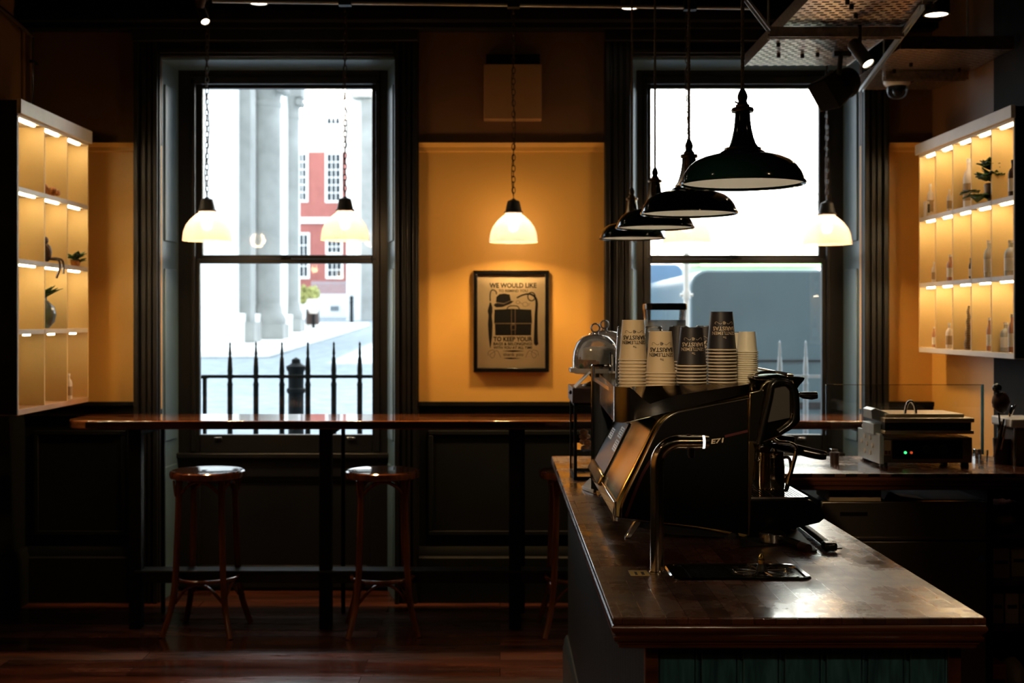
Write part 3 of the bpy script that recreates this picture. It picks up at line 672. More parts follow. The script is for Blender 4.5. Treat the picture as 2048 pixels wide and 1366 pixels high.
# bollards
def bollard(px, D, ztop, r, label, m='iron', n=24):
    t = thing('street_bollard', label, 'bollard', (PX(px, D), D, GZ(D))); g = GZ(D); h = ztop - g
    bm = B(); lathe(bm, [(0, 0), (r * 1.2, 0), (r * 1.2, .12), (r * .95, .15), (r * .92, h - .30), (r * .92, h - .2)], (PX(px, D), D, g), n); obj('post', bm, m, t)
    bm = B(); lathe(bm, [(r * .93, h - .3), (r * 1.12, h - .285), (r * 1.12, h - .26), (r * .95, h - .25)], (PX(px, D), D, g), n); obj('collar', bm, m, t)
    bm = B(); lathe(bm, [(r * .92, h - .22), (r * .95, h - .12), (r * 1.15, h - .10), (r * 1.18, h - .075), (r * .9, h - .065), (r * .55, h - .05), (r * .5, h - .02), (0, h)], (PX(px, D), D, g), n); obj('cap', bm, m, t)
bollard(592, 10.2, PZ(714, 10.2), .068, 'black cast iron bollard with a domed cap behind the spiked railing')
bollard(703, 48, PZ(590, 48), .07, 'small distant black bollard at the right of the pale pavement', n=12)
# planter with blossom bush
D = 42; t = thing('potted_bush', 'round yellow-green bush in a barrel planter by the far columns', 'plant', (PX(621, D), D, GZ(D)))
bm = B(); lathe(bm, [(0, 0), (.2, 0), (.24, .3), (.22, .75), (0, .75)], (PX(625, D), D, GZ(D)), 14); obj('barrel', bm, 'darkbrown', t)
bm = B(); lathe(bm, [(.24, .15), (.25, .15), (.25, .22), (.24, .22)], (PX(625, D), D, GZ(D)), 14); obj('band', bm, 'white', t)
bm = B()
for i in range(60):
    a, b_ = random.uniform(0, 2 * PI), random.uniform(-.6, 1.4); r = random.uniform(.1, .3); ball(bm, (PX(618, D) + r * math.cos(a), D + r * math.sin(a), GZ(D) + 1.15 + b_ * .25), random.uniform(.06, .12), seg=8)
obj('foliage', bm, 'flower', t)
t = thing('street_planter', 'white pot standing beside the round bush across the street', 'planter', (PX(624, 41), 41, GZ(41)))
bm = B(); lathe(bm, [(0, .62), (.12, .62), (.2, .8), (.23, 1.05), (.2, 1.1), (0, 1.1)], (PX(627, 41), 41, GZ(41)), 14); obj('pot', bm, 'ceramic', t)
bm = B(); lathe(bm, [(0, 0), (.05, 0), (.05, .62), (0, .62)], (PX(627, 41), 41, GZ(41)), 8); obj('stand', bm, 'iron', t)

# right window: bright building, blue-grey vehicles
D = 22; g = GZ(D)
t = thing('pale_building', 'bright overexposed building across the street outside the right window', 'building', (PX(1470, D), D, g))
bm = B(); box(bm, PX(1180, D), PX(1900, D), D, D + 8, g, 16); obj('front_wall', bm, 'stonew', t)
for pa, pb, ya, yb in ((1333, 1350, 340, 362), (1311, 1322, 338, 362), (1540, 1560, 250, 300), (1600, 1620, 250, 300), (1455, 1480, 250, 300)):
    w_ = B(); xa, xb, za, zb = PX(pa, D), PX(pb, D), PZ(yb, D), PZ(ya, D)
    for u in ((xa - .05, xa, za - .05, zb + .05), (xb, xb + .05, za - .05, zb + .05), (xa, xb, za - .05, za), (xa, xb, zb, zb + .05), ((xa + xb) / 2 - .015, (xa + xb) / 2 + .015, za, zb)): box(w_, u[0], u[1], D - .05, D, u[2], u[3])
    fr = obj('window_frame', w_, 'stonew', t); bm = B(); box(bm, xa, xb, D - .03, D - .015, za, zb); obj('pane', bm, 'irong', fr)
bm = B()
for ya in (385, 415, 447): box(bm, PX(1180, D), PX(1900, D), D - .1, D, PZ(ya + 3, D), PZ(ya, D))
for px in (1525, 1568, 1600, 1632): box(bm, PX(px, D), PX(px + 9, D), D - .2, D, PZ(415, D), PZ(404, D))
obj('cornice', bm, 'stonew', t)
t = thing('green_awning', 'bright green shopfront awning strip seen above the dark van panel', 'awning', (PX(1600, 20), 20, PZ(520, 20)))
bm = B(); prism(bm, [(21.9, PZ(508, 20)), (20, PZ(518, 20)), (20, PZ(532, 20)), (21.9, PZ(526, 20))], PX(1400, 20), PX(1700, 20), 'x'); obj('canopy', bm, 'awning', t)
def van(name, label, px0, px1, D, ytop, m, r=.12, L_=3.6):
    g = GZ(D); x0, x1, zt = PX(px0, D), PX(px1, D), PZ(ytop, D)
    t = thing(name, label, 'van', ((x0 + x1) / 2, D, g))
    bm = B(); pts = rrect(x0, x1, g + .22, zt, r); prism(bm, pts, D, D + L_, 'y'); obj('body', bm, m, t, bev=.02)
    bm = B(); box(bm, x0 + .08, x1 - .08, D - .012, D, g + .5, g + .56); box(bm, x0 + .08, x1 - .08, D - .012, D, g + .9, g + .915); obj('side_trim', bm, 'blackmatt', t)
    for x in (x0 + .28, x1 - .28):
        for y in (D + .02, D + L_ - .22):
            bm = B(); tube(bm, [(x, y, g + .3), (x, y + .2, g + .3)], .3, 20); obj('wheel', bm, 'rubber', t)
van('parked_van', 'dark blue-grey van with rounded corners parked outside the right window', 1382, 1760, 10.5, 540, 'van', .14)
van('parked_van', 'lighter blue van at the left edge of the right window', 1130, 1366, 14.4, 528, 'van2', .1)
t = thing('street_pole', 'white street pole with a clamp between the two vans outside', 'pole', (PX(1373, 9.8), 9.8, GZ(9.8)))
bm = B(); tube(bm, [(PX(1373, 9.8), 9.8, GZ(9.8)), (PX(1373, 9.8), 9.8, PZ(505, 9.8))], .024, 12); obj('pole', bm, 'white', t)
bm = B(); x = PX(1373, 9.8); z = PZ(590, 9.8); tube(bm, [(x - .05, 9.8, z), (x + .05, 9.8, z)], .013, 10); lathe(bm, [(.024, -.03), (.033, -.03), (.033, .03), (.024, .03)], (x, 9.8, z), 12); obj('clamp', bm, 'white', t)
# ================================================================== LAMPS AND CEILING FITTINGS
def chain_mesh(bm, x, y, z0, z1, L_=.034, r=.0022):
    z = z0; k = 0
    while z < z1:
        pts = []
        for i in range(12):
            a = 2 * PI * i / 12; u = .0085 * math.cos(a); v = L_ / 2 * math.sin(a)
            pts.append((x + (u if k % 2 else 0), y + (0 if k % 2 else u), z + L_ / 2 + v))
        tube(bm, pts, r, 6, closed=True); z += L_ - .007; k += 1
WARM = (1, .62, .27)
def opal_pendant():
    t = thing('opal_pendant_lamp', 'x', 'lamp', (0, 0, 0), 'ribbed opal glass pendant lamps')
    bm = B(); R = .119
    prof = [(.040, .148), (.042, .140), (.058, .128), (.082, .106), (.102, .078), (.113, .05), (.1175, .025), (R, .006), (R + .001, 0)]
    lathe(bm, prof + [(r - .003, z) for r, z in prof[::-1]], n=96, ribs=1, ramp=.012); obj('glass_shade', bm, 'shade', t, angle=80)
    bm = B(); lathe(bm, [(.047, .146), (.047, .152), (.041, .156), (.030, .204), (.026, .207), (.012, .212), (.006, .218), (0, .218)], n=28); obj('gallery_cap', bm, 'blackmatt', t)
    bm = B(); lathe(bm, [(.0, .15), (.018, .15), (.018, .125), (0, .125)], n=16); obj('lamp_holder', bm, 'blackmatt', t)
    bm = B(); lathe(bm, [(0, .130), (.012, .126), (.023, .100), (.026, .082), (.020, .060), (0, .052)], n=16); obj('bulb', bm, 'bulb', t)
    bm = B(); chain_mesh(bm, 0, 0, .215, 1.40); obj('chain', bm, 'chain', t)
    bm = B(); pts = [(.009 * math.sin(z * 14), .006 * math.cos(z * 11), z) for z in [.215 + 1.2 * k / 60 for k in range(61)]]; tube(bm, pts, .0024, 6); obj('cord', bm, 'chain', t)
    bm = B(); lathe(bm, [(0, 1.40), (.05, 1.40), (.05, 1.45), (.03, 1.49), (0, 1.49)], n=20); obj('ceiling_rose', bm, 'blackmatt', t)
    return t
op0 = opal_pendant(); D = 6.42
for k, (px, py, lab) in enumerate(((414, 482, 'glowing opal glass pendant at the left edge of the left window'), (690, 481, 'glowing opal glass pendant before the right half of the left window'),
        (1027, 485, 'brightly glowing opal glass pendant over the framed poster'), (1374, 486, 'opal glass pendant half hidden behind the green enamel shades'), (1654, 489, 'glowing opal glass pendant at the right edge of the right window'))):
    loc = (PX(px, D), D, PZ(py, D)); o = op0 if k == 0 else dup(op0, loc)
    o.location = loc; o['label'] = lab; o.scale = (1.035,) * 3
    light('pendant_light', 'POINT', (loc[0], loc[1], loc[2] + .088), OPW, WARM, .045)
for x, y, lab in ((-1.75, 2.3, 'added opal pendant out of view left of the camera'), (-1.75, .4, 'added opal pendant out of view, farther back on the left')):
    dup(op0, (x, y, 1.95), 0, lab); light('pendant_light', 'POINT', (x, y, 1.95 + .05), OPW * .25, WARM, .03)  # unseen pendants added for warm reflections in the machine's metal
# dark green enamel pendants
def enamel_pendant():
    t = thing('enamel_pendant_lamp', 'x', 'lamp', (0, 0, 0), 'dark green enamel pendants over the counter')
    s = 1 / 813
    outer = [(.0455, .087), (.0455, .082), (.052, .079), (.0600, .0725), (.0605, .0715), (.080, .069), (.1, .063), (.117, .055), (.130, .044), (.1415, .028), (.148, .012), (.1495, .006)]
    bm = B(); lathe(bm, outer, n=64); lathe(bm, [(.1495, .006), (.1525, .005), (.154, .001), (.152, -.003), (.148, -.001)], n=64); obj('shade', bm, 'enamel', t)
    bm = B(); lathe(bm, [(r - .003, z - .002) for r, z in outer], n=64); obj('inner_lining', bm, 'enamelw', t, recalc=False)
    arm = [(.0455, .086), (.037, .097), (.031, .113), (.0255, .134), (.0225, .155), (.021, .178)]
    for k, (a0, a1) in enumerate(((-2.55, -.75), (.59, 2.39))):
        bm = B(); lathe(bm, arm, n=18, a0=a0, a1=a1); lathe(bm, [(r - .0025, z) for r, z in arm], n=18, a0=a0, a1=a1, mi=1); obj('yoke_arm', bm, ['enamel', 'enamelw'], t, recalc=False)
    bm = B(); lathe(bm, [(.012, .176), (.0265, .176), (.0275, .182), (.0255, .186), (.017, .187), (.017, .193), (.013, .196), (.010, .203), (0, .203)], n=28); obj('gallery_cap', bm, 'brassdark', t)
    bm = B(); tube(bm, [(-.008, 0, .197), (-.019, 0, .202)], .002, 8); obj('cap_screw', bm, 'brassdark', t)
    bm = B(); lathe(bm, [(.009, .2), (.0125, .21), (.0125, .216), (.009, .226), (.005, .233), (0, .233)], n=20); obj('cord_grip', bm, 'blackmatt', t)
    bm = B(); lathe(bm, [(0, .178), (.013, .178), (.015, .15), (.013, .12), (.017, .11), (.017, .085), (0, .085)], n=20); obj('lamp_holder', bm, 'brassdark', t)
    bm = B(); lathe(bm, [(0, .085), (.012, .08), (.028, .055), (.030, .04), (.022, .022), (0, .014)], n=20); obj('bulb', bm, 'bulbfill', t)
    bm = B()                                                     # twisted three-strand flex
    for q in range(3):
        tube(bm, [(.0024 * math.cos(z * 190 + q * 2.094), .0024 * math.sin(z * 190 + q * 2.094), z) for z in [.23 + 1.3 * k / 260 for k in range(261)]], .0025, 5)
    obj('twisted_cord', bm, 'cord', t)
    return t
M['brassdark'] = mat('aged_dark_brass', (.10, .065, .03), .35, .8)
en0 = enamel_pendant(); ex = .5945
for k, (D, px, py, rz, lab) in enumerate(((3.074, 1485, 370, .0, 'dark green enamel pendant nearest the camera, largest of the row'), (3.95, 1378, 429, .9, 'second dark green enamel pendant from the front of the row'),
        (4.85, 1310, 457, 1.0, 'third dark green enamel pendant from the front, overlapped by the second'), (5.75, 1264, 478, 1.1, 'farthest and smallest looking dark green enamel pendant of the row'))):
    loc = (PX(px, D), D, PZ(py, D) + .003); o = en0 if k == 0 else dup(en0, loc, rz); o.location = loc; o.rotation_euler = (0, 0, rz); o['label'] = lab
    light('enamel_lining_fill', 'POINT', (loc[0], loc[1], loc[2] + .035), 1.1, (1, .8, .55), .03)  # fill added inside each shade to lighten its white lining

# surface downlights (black can, glowing lens)
def downlight(px, py, D, rad, lab, e=14, hcan=.12):
    x, z = PX(px, D), PZ(py, D)
    t = thing('ceiling_downlight', lab, 'downlight', (x, D, z), 'black can downlights')
    bm = B(); lathe(bm, [(rad - .004, 0), (rad + .004, 0), (rad + .004, hcan), (0, hcan)], (x, D, z), 28); lathe(bm, [(0, hcan), (.008, hcan), (.008, ZC - z), (0, ZC - z)], (x, D, z), 10); obj('housing', bm, 'blackmatt', t)
    bm = B(); lathe(bm, [(0, .004), (rad, .004), (rad, .012), (0, .012)], (x, D, z), 28); obj('lens', bm, 'lens', t)
    light('downlight_beam', 'SPOT', (x, D, z - .01), e, (1, .72, .42), .04, rot=(0, 0, 0), spot_size=1.5, spot_blend=.6)
downlight(517, 7, 6.1, .043, 'glowing round downlight above the middle of the left window', 6)
downlight(1260, 16, 6.1, .043, 'glowing round downlight between the poster and the right window', 6)
downlight(1873, 30, 4.9, .047, 'large glowing downlight in the upper right corner of the photo', 8)
# horizontal conduit under the ceiling
t = thing('ceiling_conduit', 'thin horizontal metal conduit running along the top edge of the photo', 'pipe', (0, 6.0, PZ(8, 6.0)))
bm = B(); tube(bm, [(PX(425, 6.0), 6.0, PZ(2, 6.0)), (PX(1500, 6.0), 6.0, PZ(16, 6.0))], .009, 10); obj('pipe', bm, 'greymetal', t)
for px in (690, 1027, 1380): bm = B(); x = PX(px, 6.0); z = PZ(2 + 14 * (px - 425) / 1075, 6.0); box(bm, x - .03, x + .03, 5.98, 6.02, z - .015, z + .03); tube(bm, [(x, 6.0, z), (x, 6.0, ZC)], .004, 6); obj('hanger', bm, 'blackmatt', t)
# track spotlights
def spotlight(px, py, D, lx, ly, rad, lab, aim, top, e=5):
    c = Vector((PX(px, D), D, PZ(py, D))); a = Vector(aim).normalized()
    t = thing('track_spotlight', lab, 'spotlight', tuple(c + Vector((0, 0, top))), 'black adjustable spotlights')
    rot = a.to_track_quat('Z', 'Y').to_matrix().to_4x4()
    bm = B(); lathe(bm, [(0, -.13), (rad * .9, -.13), (rad * 1.1, -.12), (rad * 1.1, 0), (rad * .95, 0)], n=24)
    for v in bm.verts: v.co = Matrix.Translation(c) @ rot @ v.co
    obj('head', bm, 'blackmatt', t)
    bm = B(); lathe(bm, [(0, -.006), (rad * .95, -.006), (rad * .95, -.012), (0, -.012)], n=24)
    for v in bm.verts: v.co = Matrix.Translation(c) @ rot @ v.co
    obj('lens', bm, 'lens', t)
    b_ = c - a * .07
    bm = B(); tube(bm, [b_, b_ + Vector((0, 0, top * .6)), b_ + Vector((0, 0, top))], .008, 8); box(bm, b_.x - .03, b_.x + .03, b_.y - .05, b_.y + .05, b_.z + top, b_.z + top + .04); obj('bracket', bm, 'blackmatt', t)
    light('spot_beam', 'SPOT', tuple(c + a * .02), e, (1, .74, .45), .03, rot=(-a).to_track_quat('Z', 'Y').to_euler(), spot_size=.9, spot_blend=.5)
spotlight(1737, 128, 5.2, 0, 0, .026, 'small black spotlight with a glowing lens below the cable tray', (.4, -.5, -.85), .14, 30)
spotlight(411, 44, 5.9, 0, 0, .02, 'tilted black spotlight above the left window', (.35, -.5, -.8), .16, 3)
spotlight(399, 12, 5.5, 0, 0, .02, 'black spotlight turned away near the top edge above the left window', (-.3, .55, -.75), .1, 2)

def aimed(loc, tgt, lab, e, size=.75):  # unseen spotlight added to brighten its target
    c = Vector(loc); a = (Vector(tgt) - c).normalized(); t = thing('track_spotlight', lab, 'spotlight', (c.x, c.y, 3.3), 'black adjustable spotlights')
    rot = Matrix.Translation(c) @ a.to_track_quat('Z', 'Y').to_matrix().to_4x4()
    for nm, pr, m in (('head', [(0, -.13), (.03, -.13), (.036, -.12), (.036, 0), (.03, 0)], 'blackmatt'), ('lens', [(0, -.006), (.031, -.006), (.031, -.012), (0, -.012)], 'lens')):
        bm = B(); lathe(bm, pr, n=20)
        for v in bm.verts: v.co = rot @ v.co
        obj(nm, bm, m, t)
    bm = B(); q = c - a * .07; tube(bm, [q, (q.x, q.y, ZC)], .008, 8); obj('bracket', bm, 'blackmatt', t)
    light('spot_beam', 'SPOT', tuple(c + a * .02), e, (1, .72, .42), .04, rot=(-a).to_track_quat('Z', 'Y').to_euler(), spot_size=size, spot_blend=.8)
aimed((-.3, .5, 2.75), (.55, 3.4, 1.42), 'added unseen spotlight aimed at the cups on the espresso machine', CUPW, .27)
aimed((.9, -.4, 2.9), (.6, 2.5, .5), 'added unseen spotlight aimed at the front of the coffee counter', CUPW * .22, .5)
aimed((-.9, 2.6, 2.9), (.42, 4.65, 1.42), 'added unseen spotlight aimed at the glass cake domes', 45, .4)
# perforated cable trays and struts
TZ = 2.755
def tray(name, lab, x0, x1, y0, y1, z, along='y', step=.03):
    t = thing(name, lab, 'cable tray', ((x0 + x1) / 2, (y0 + y1) / 2, z))
    bm = B()                                                    # slotted sheet: rows of open slots
    if along == 'y':
        nx = int((x1 - x0) / .022); ny = int((y1 - y0) / .034); U, V = (x1 - x0) / nx, (y1 - y0) / ny
    else:
        nx = int((x1 - x0) / .034); ny = int((y1 - y0) / .022); U, V = (x1 - x0) / nx, (y1 - y0) / ny
    for j in range(ny):                                          # long bars along one axis, short bridges between slots
        ya = y0 + j * V
        box(bm, x0, x1, ya, ya + V * .5, z, z + .0015)
        for i in range(nx):
            if (i + j) % 2: box(bm, x0 + i * U, x0 + i * U + U * (.72 if i % 5 else 1.0), ya + V * .5, ya + V, z, z + .0015)
    obj('perforated_base', bm, 'galv', t, recalc=False, flatshade=True)
    if along == 'y': sides = ((x0 - .002, x0, y0, y1), (x1, x1 + .002, y0, y1))
    else: sides = ((x0, x1, y0 - .002, y0), (x0, x1, y1, y1 + .002))
    for u in sides: bm = B(); box(bm, u[0], u[1], u[2], u[3], z - .004, z + .055); obj('side_rail', bm, 'galv', t, bev=.0008)
    for k in range(9):
        px_, py_ = random.uniform(x0 + .05, x1 - .05), random.uniform(y0 + .1, y1 - .1)
        bm = B(); lathe(bm, [(0, -.02), (.009, -.018), (.009, 0), (0, 0)], (px_, py_, z), 8); obj('bolt', bm, 'chain', t)
    return t
tray('cable_tray', 'long perforated metal cable tray running overhead towards the right window', PX(1490, 6.07) , PX(1693, 6.07), 3.9, 6.07, TZ)
tray('cable_tray', 'perforated cable tray branch running right to the wall behind the shelf lamps', PX(1800, 5.64) , XR - .01, 5.64, 6.62, TZ - .01, 'x')
def strut(lab, a, b, w=.021, m='galv'):
    a, b = Vector(a), Vector(b); t = thing('strut_channel', lab, 'strut', tuple((a + b) / 2), 'metal struts holding the cable trays')
    d = (b - a).normalized(); s = d.cross(Vector((0, 0, 1))).normalized(); u = s.cross(d).normalized(); bm = B()
    L_ = (b - a).length; rot = Matrix((s, d, u)).transposed().to_4x4(); mx = Matrix.Translation((a + b) / 2) @ rot
    boxm(bm, w * 2, L_, .003, mx @ Matrix.Translation((0, 0, w))); boxm(bm, .003, L_, w * 2, mx @ Matrix.Translation((w, 0, 0))); boxm(bm, .003, L_, w * 2, mx @ Matrix.Translation((-w, 0, 0)))
    obj('channel', bm, m, t)
    bm = B(); 
    for k in range(int(L_ / .06)): boxm(bm, .014, .03, .003, mx @ Matrix.Translation((0, -L_ / 2 + .05 + k * .06, w + .0025)))
    obj('slot', bm, 'black', t, flatshade=True)
    for e in (a, b):
        if e.z < ZC - .1 and m == 'galv' and abs(d.z) < .5: bm = B(); tube(bm, [(e.x, e.y, e.z), (e.x, e.y, ZC)], .005, 6); obj('threaded_rod', bm, 'greymetal', t)
strut('horizontal strut under the long cable tray, nearest the camera', (PX(1537, 5.25), 5.25, TZ - .03), (PX(1805, 5.25), 5.25, TZ - .03))
strut('horizontal strut under the cable tray branch near the dome camera', (PX(1768, 6.15), 6.15, TZ - .035), (XR - .03, 6.15, TZ - .035))
strut('slanted pale strut rising left of the long cable tray', (PX(1537, 5.2), 5.2, PZ(58, 5.2)), (PX(1478, 4.9), 4.9, PZ(-20, 4.9)), .008, 'greymetal')
strut('pale strut running along the right edge of the long cable tray', (PX(1845, 4.85), 4.85, TZ - .02), (PX(1722, 6.4), 6.4, TZ - .06), .009, 'greymetal')
# dome camera
x, D = PX(1794, 6.35), 6.35; z = PZ(198, D)
t = thing('dome_camera', 'white dome security camera hanging below the cable tray branch', 'camera', (x, D, z + .14))
bm = B(); lathe(bm, [(0, .13), (.065, .13), (.068, .12), (.066, .08), (.060, .07), (.05, .062)], (x, D, z), 32); obj('housing', bm, 'white', t)
bm = B(); lathe(bm, [(.052, .066), (.052, .04), (.045, .015), (.03, .002), (0, -.004)], (x, D, z), 32); obj('dome', bm, 'clear', t)
bm = B(); lathe(bm, [(0, .07), (.044, .07), (.044, .045), (0, .04)], (x, D, z), 24); ball(bm, (x, D - .012, z + .035), .026, seg=14); obj('lens_module', bm, 'blackgloss', t)
bm = B(); tube(bm, [(x, D, z + .13), (x, D, TZ - .01)], .02, 10); obj('stem', bm, 'white', t)
# loudspeaker
D = 5.7; t = thing('wall_speaker', 'black tilted loudspeaker hanging in front of the upper corner of the right window', 'speaker', (PX(1675, D), D, PZ(130, D)))
c = Vector((PX(1668, D), D, PZ(172, D)))
q_ = [Vector((PX(a, 5.62), 5.62 + k, PZ(b_, 5.62))) for a, b_, k in ((1612, 172, 0), (1651, 156, .03), (1685, 214, .03), (1641, 225, 0))]
bk = [Vector((PX(a, 5.8), 5.80 + k, PZ(b_, 5.8))) for a, b_, k in ((1650, 158, .02), (1680, 132, .03), (1716, 178, .03), (1690, 208, .0))]
bm = B(); A = [bm.verts.new(v) for v in q_]; C_ = [bm.verts.new(v) for v in bk]
bm.faces.new(A); bm.faces.new(C_[::-1])
for i in range(4): bm.faces.new([A[i], C_[i], C_[(i + 1) % 4], A[(i + 1) % 4]])
obj('cabinet', bm, 'black', t, bev=.006)
fc = sum(q_, Vector()) / 4; fnrm = (q_[1] - q_[0]).cross(q_[3] - q_[0]).normalized(); fnrm = fnrm if fnrm.y < 0 else -fnrm
bm = B(); A = [bm.verts.new(fc + (v - fc) * .93 + fnrm * .004) for v in q_]; C_ = [bm.verts.new(fc + (v - fc) * .93) for v in q_]
bm.faces.new(A); bm.faces.new(C_[::-1])
for i in range(4): bm.faces.new([A[i], C_[i], C_[(i + 1) % 4], A[(i + 1) % 4]])
obj('grille', bm, 'grilledark', t)
bm = B(); ball(bm, (PX(1694, 5.85), 5.85, PZ(166, 5.85)), .062, (1, 1.1, 1.15), 24); obj('horn', bm, 'black', t)
bm = B(); tube(bm, [c + Vector((.03, .03, .06)), c + Vector((.05, .05, .2)), c + Vector((.05, .05, ZC - c.z))], .012, 8); boxm(bm, .08, .03, .03, Matrix.Translation(c + Vector((.05, .05, .16)))); obj('bracket', bm, 'blackmatt', t)
# dim house lights over the room behind the camera
for i, (x, y) in enumerate(((-1.6, 1.0), (0.3, -1.0), (1.9, 1.6))):
    t = thing('ceiling_downlight', 'black can downlight over the room behind the camera', 'downlight', (x, y, 3.1), 'downlights behind the camera')
    bm = B(); lathe(bm, [(.046, 0), (.05, 0), (.05, .3), (0, .3)], (x, y, 3.1), 20); obj('housing', bm, 'blackmatt', t)
    bm = B(); lathe(bm, [(0, .006), (.045, .006), (.045, .012), (0, .012)], (x, y, 3.1), 20); obj('lens', bm, 'lens', t)
    light('house_light', 'SPOT', (x, y, 3.08), HOUSE, (1, .62, .32), .05, spot_size=2.2, spot_blend=.7)
# ================================================================== STOOLS
def stool():
    t = thing('bar_stool', 'x', 'stool', (0, 0, 0), 'bentwood bar stools'); hs = .785
    bm = B(); lathe(bm, [(0, hs - .003), (.155, hs - .0025), (.165, hs - .001), (.172, hs), (.180, hs - .005), (.182, hs - .018), (.178, hs - .034), (.165, hs - .038), (0, hs - .034)], n=48); obj('seat', bm, 'stool', t)
    legs = []
    for a in (PI / 4 + .02, 3 * PI / 4, 5 * PI / 4, 7 * PI / 4):
        c, s = math.cos(a), math.sin(a)
        pr = [(.150, hs - .036), (.152, .6), (.160, .4), (.168, .27), (.185, .15), (.218, .05), (.238, 0)]
        bm = B(); tube(bm, smoothpath([(c * r, s * r, z) for r, z in pr], 5), [.0165 - .003 * abs(k / 30 - .3) for k in range(31)], 12); obj('leg', bm, 'stool', t); legs.append((a, c, s))
    bm = B(); tube(bm, [(.150 * math.cos(2 * PI * k / 40), .150 * math.sin(2 * PI * k / 40), .262) for k in range(40)], .0105, 10, closed=True); obj('foot_ring', bm, 'stool', t)
    for k in range(4):
        a0 = PI / 4 + k * PI / 2; a1 = a0 + PI / 2
        def arch(z0, z1, r, rr, name):
            pts = []
            for i in range(17):
                u = i / 16; a = a0 + (a1 - a0) * u; R_ = r / max(.78, math.cos(a - (a0 + a1) / 2) ** .6 * 1.02)
                pts.append((R_ * math.cos(a) * .985, R_ * math.sin(a) * .985, z0 + (z1 - z0) * (1 - abs(2 * u - 1) ** 2.3)))
            bm = B(); tube(bm, pts, rr, 8); obj(name, bm, 'stool', t)
        arch(.155, .25, .142, .0075, 'lower_arch')
        arch(hs - .115, hs - .045, .125, .0085, 'upper_arch')
        # small outer scroll brackets beside each leg top
        c, s = math.cos(a0), math.sin(a0); bm = B(); tube(bm, smoothpath([(c * .166, s * .166, hs - .115), (c * .172, s * .172, hs - .08), (c * .176, s * .176, hs - .038)], 4), .006, 8); obj('bracket', bm, 'stool', t)
    return t
st0 = stool(); D = 6.13
for k, (x, y, rz, lab) in enumerate(((PX(415, D), D, -.10, 'bentwood bar stool with a glossy seat, left of the two in full view'), (PX(765, D), D, .12, 'bentwood bar stool just right of the table post, right of the two in full view'), (PX(1152, D), D, .05, 'bentwood bar stool mostly hidden behind the left side of the coffee counter'))):
    o = st0 if k == 0 else dup(st0, (x, y, 0), rz); o.location = (x, y, 0); o.rotation_euler = (0, 0, rz); o['label'] = lab

# ================================================================== L-SHAPED COUNTER
CZ = .95; CX0, CX1, CY0, CY1 = .2155, .931, 2.392, 5.24; BY0 = 4.64; BX1 = 2.30
t = thing('coffee_counter', 'L-shaped coffee counter with a worn dark wooden top and dark panelled sides', 'counter', (.57, 3.8, 0))
bm = B(); pl = [(CX0, CY0), (CX1, CY0), (CX1, BY0), (BX1, BY0), (BX1, CY1), (CX0, CY1)]
prism(bm, pl, CZ - .014, CZ, 'z'); obj('countertop', bm, 'counter', t, bev=.0025)
bm = B()                                                       # moulded edge below the top, mitred
def mould(prof):
    rings = []
    for o_, z in prof:
        rings.append([bm.verts.new((x, y, z)) for x, y in ((CX0 + o_, CY1 - 0), (CX0 + o_, CY0 + o_), (CX1 - o_, CY0 + o_), (CX1 - o_, BY0 + o_), (BX1, BY0 + o_))])
    for k in range(len(rings) - 1):
        for i in range(4): bm.faces.new([rings[k][i], rings[k][i + 1], rings[k + 1][i + 1], rings[k + 1][i]])
mould([(.003, CZ - .0135), (-.001, CZ - .017), (-.003, CZ - .022), (.0, CZ - .028), (.006, CZ - .033), (.007, CZ - .037), (.003, CZ - .039), (.004, CZ - .046), (.010, CZ - .050), (.010, CZ - .053), (.013, CZ - .054), (.014, CZ - .061), (.02, CZ - .064), (.07, CZ - .064)])
obj('edge_moulding', bm, 'edge', t, recalc=False, angle=50)
bx0, bx1, by0 = .285, .905, 2.452
bm = B()                                                       # left side, vertical bead boards
box(bm, bx0 + .006, bx0 + .03, by0 + .02, CY1, .0, CZ - .06)
y = by0 + .02
while y < CY1: box(bm, bx0, bx0 + .01, y + .0025, min(y + .0225, CY1), .0, CZ - .064); y += .025
obj('side_panel', bm, 'bluebead', t, bev=.001)
bm = B(); box(bm, bx0 + .02, bx1 - .02, by0 + .012, by0 + .03, 0, CZ - .06)
x = bx0 + .026
while x < bx1 - .05:
    box(bm, x + .003, x + .071, by0 + .004, by0 + .014, 0, CZ - .064); box(bm, x + .0735, x + .0795, by0 + .006, by0 + .014, 0, CZ - .064); x += .082
obj('front_panel', bm, 'teal', t, bev=.0015)
for x in (bx0, bx1 - .026): bm = B(); box(bm, x, x + .026, by0, by0 + .026, 0, CZ - .064); obj('corner_post', bm, 'edge', t, bev=.002)
bm = B(); prism(bm, [(bx0, 0), (bx0 - .022, 0), (bx0 - .022, .15), (bx0 - .016, .165), (bx0 - .016, .185), (bx0 - .006, .2), (bx0, .2)], by0 + .02, CY1, 'y'); obj('side_skirting', bm, 'skirt', t)
bm = B(); box(bm, bx1 - .02, bx1, by0 + .02, BY0 + .05, 0, CZ - .064); box(bm, bx0 + .03, BX1, CY1 - .03, CY1 - .01, 0, CZ - .064); obj('inner_panel', bm, 'black', t)
bm = B(); box(bm, BX1 - .03, BX1, BY0 + .06, CY1 - .03, 0, CZ - .064); obj('end_panel', bm, 'black', t)

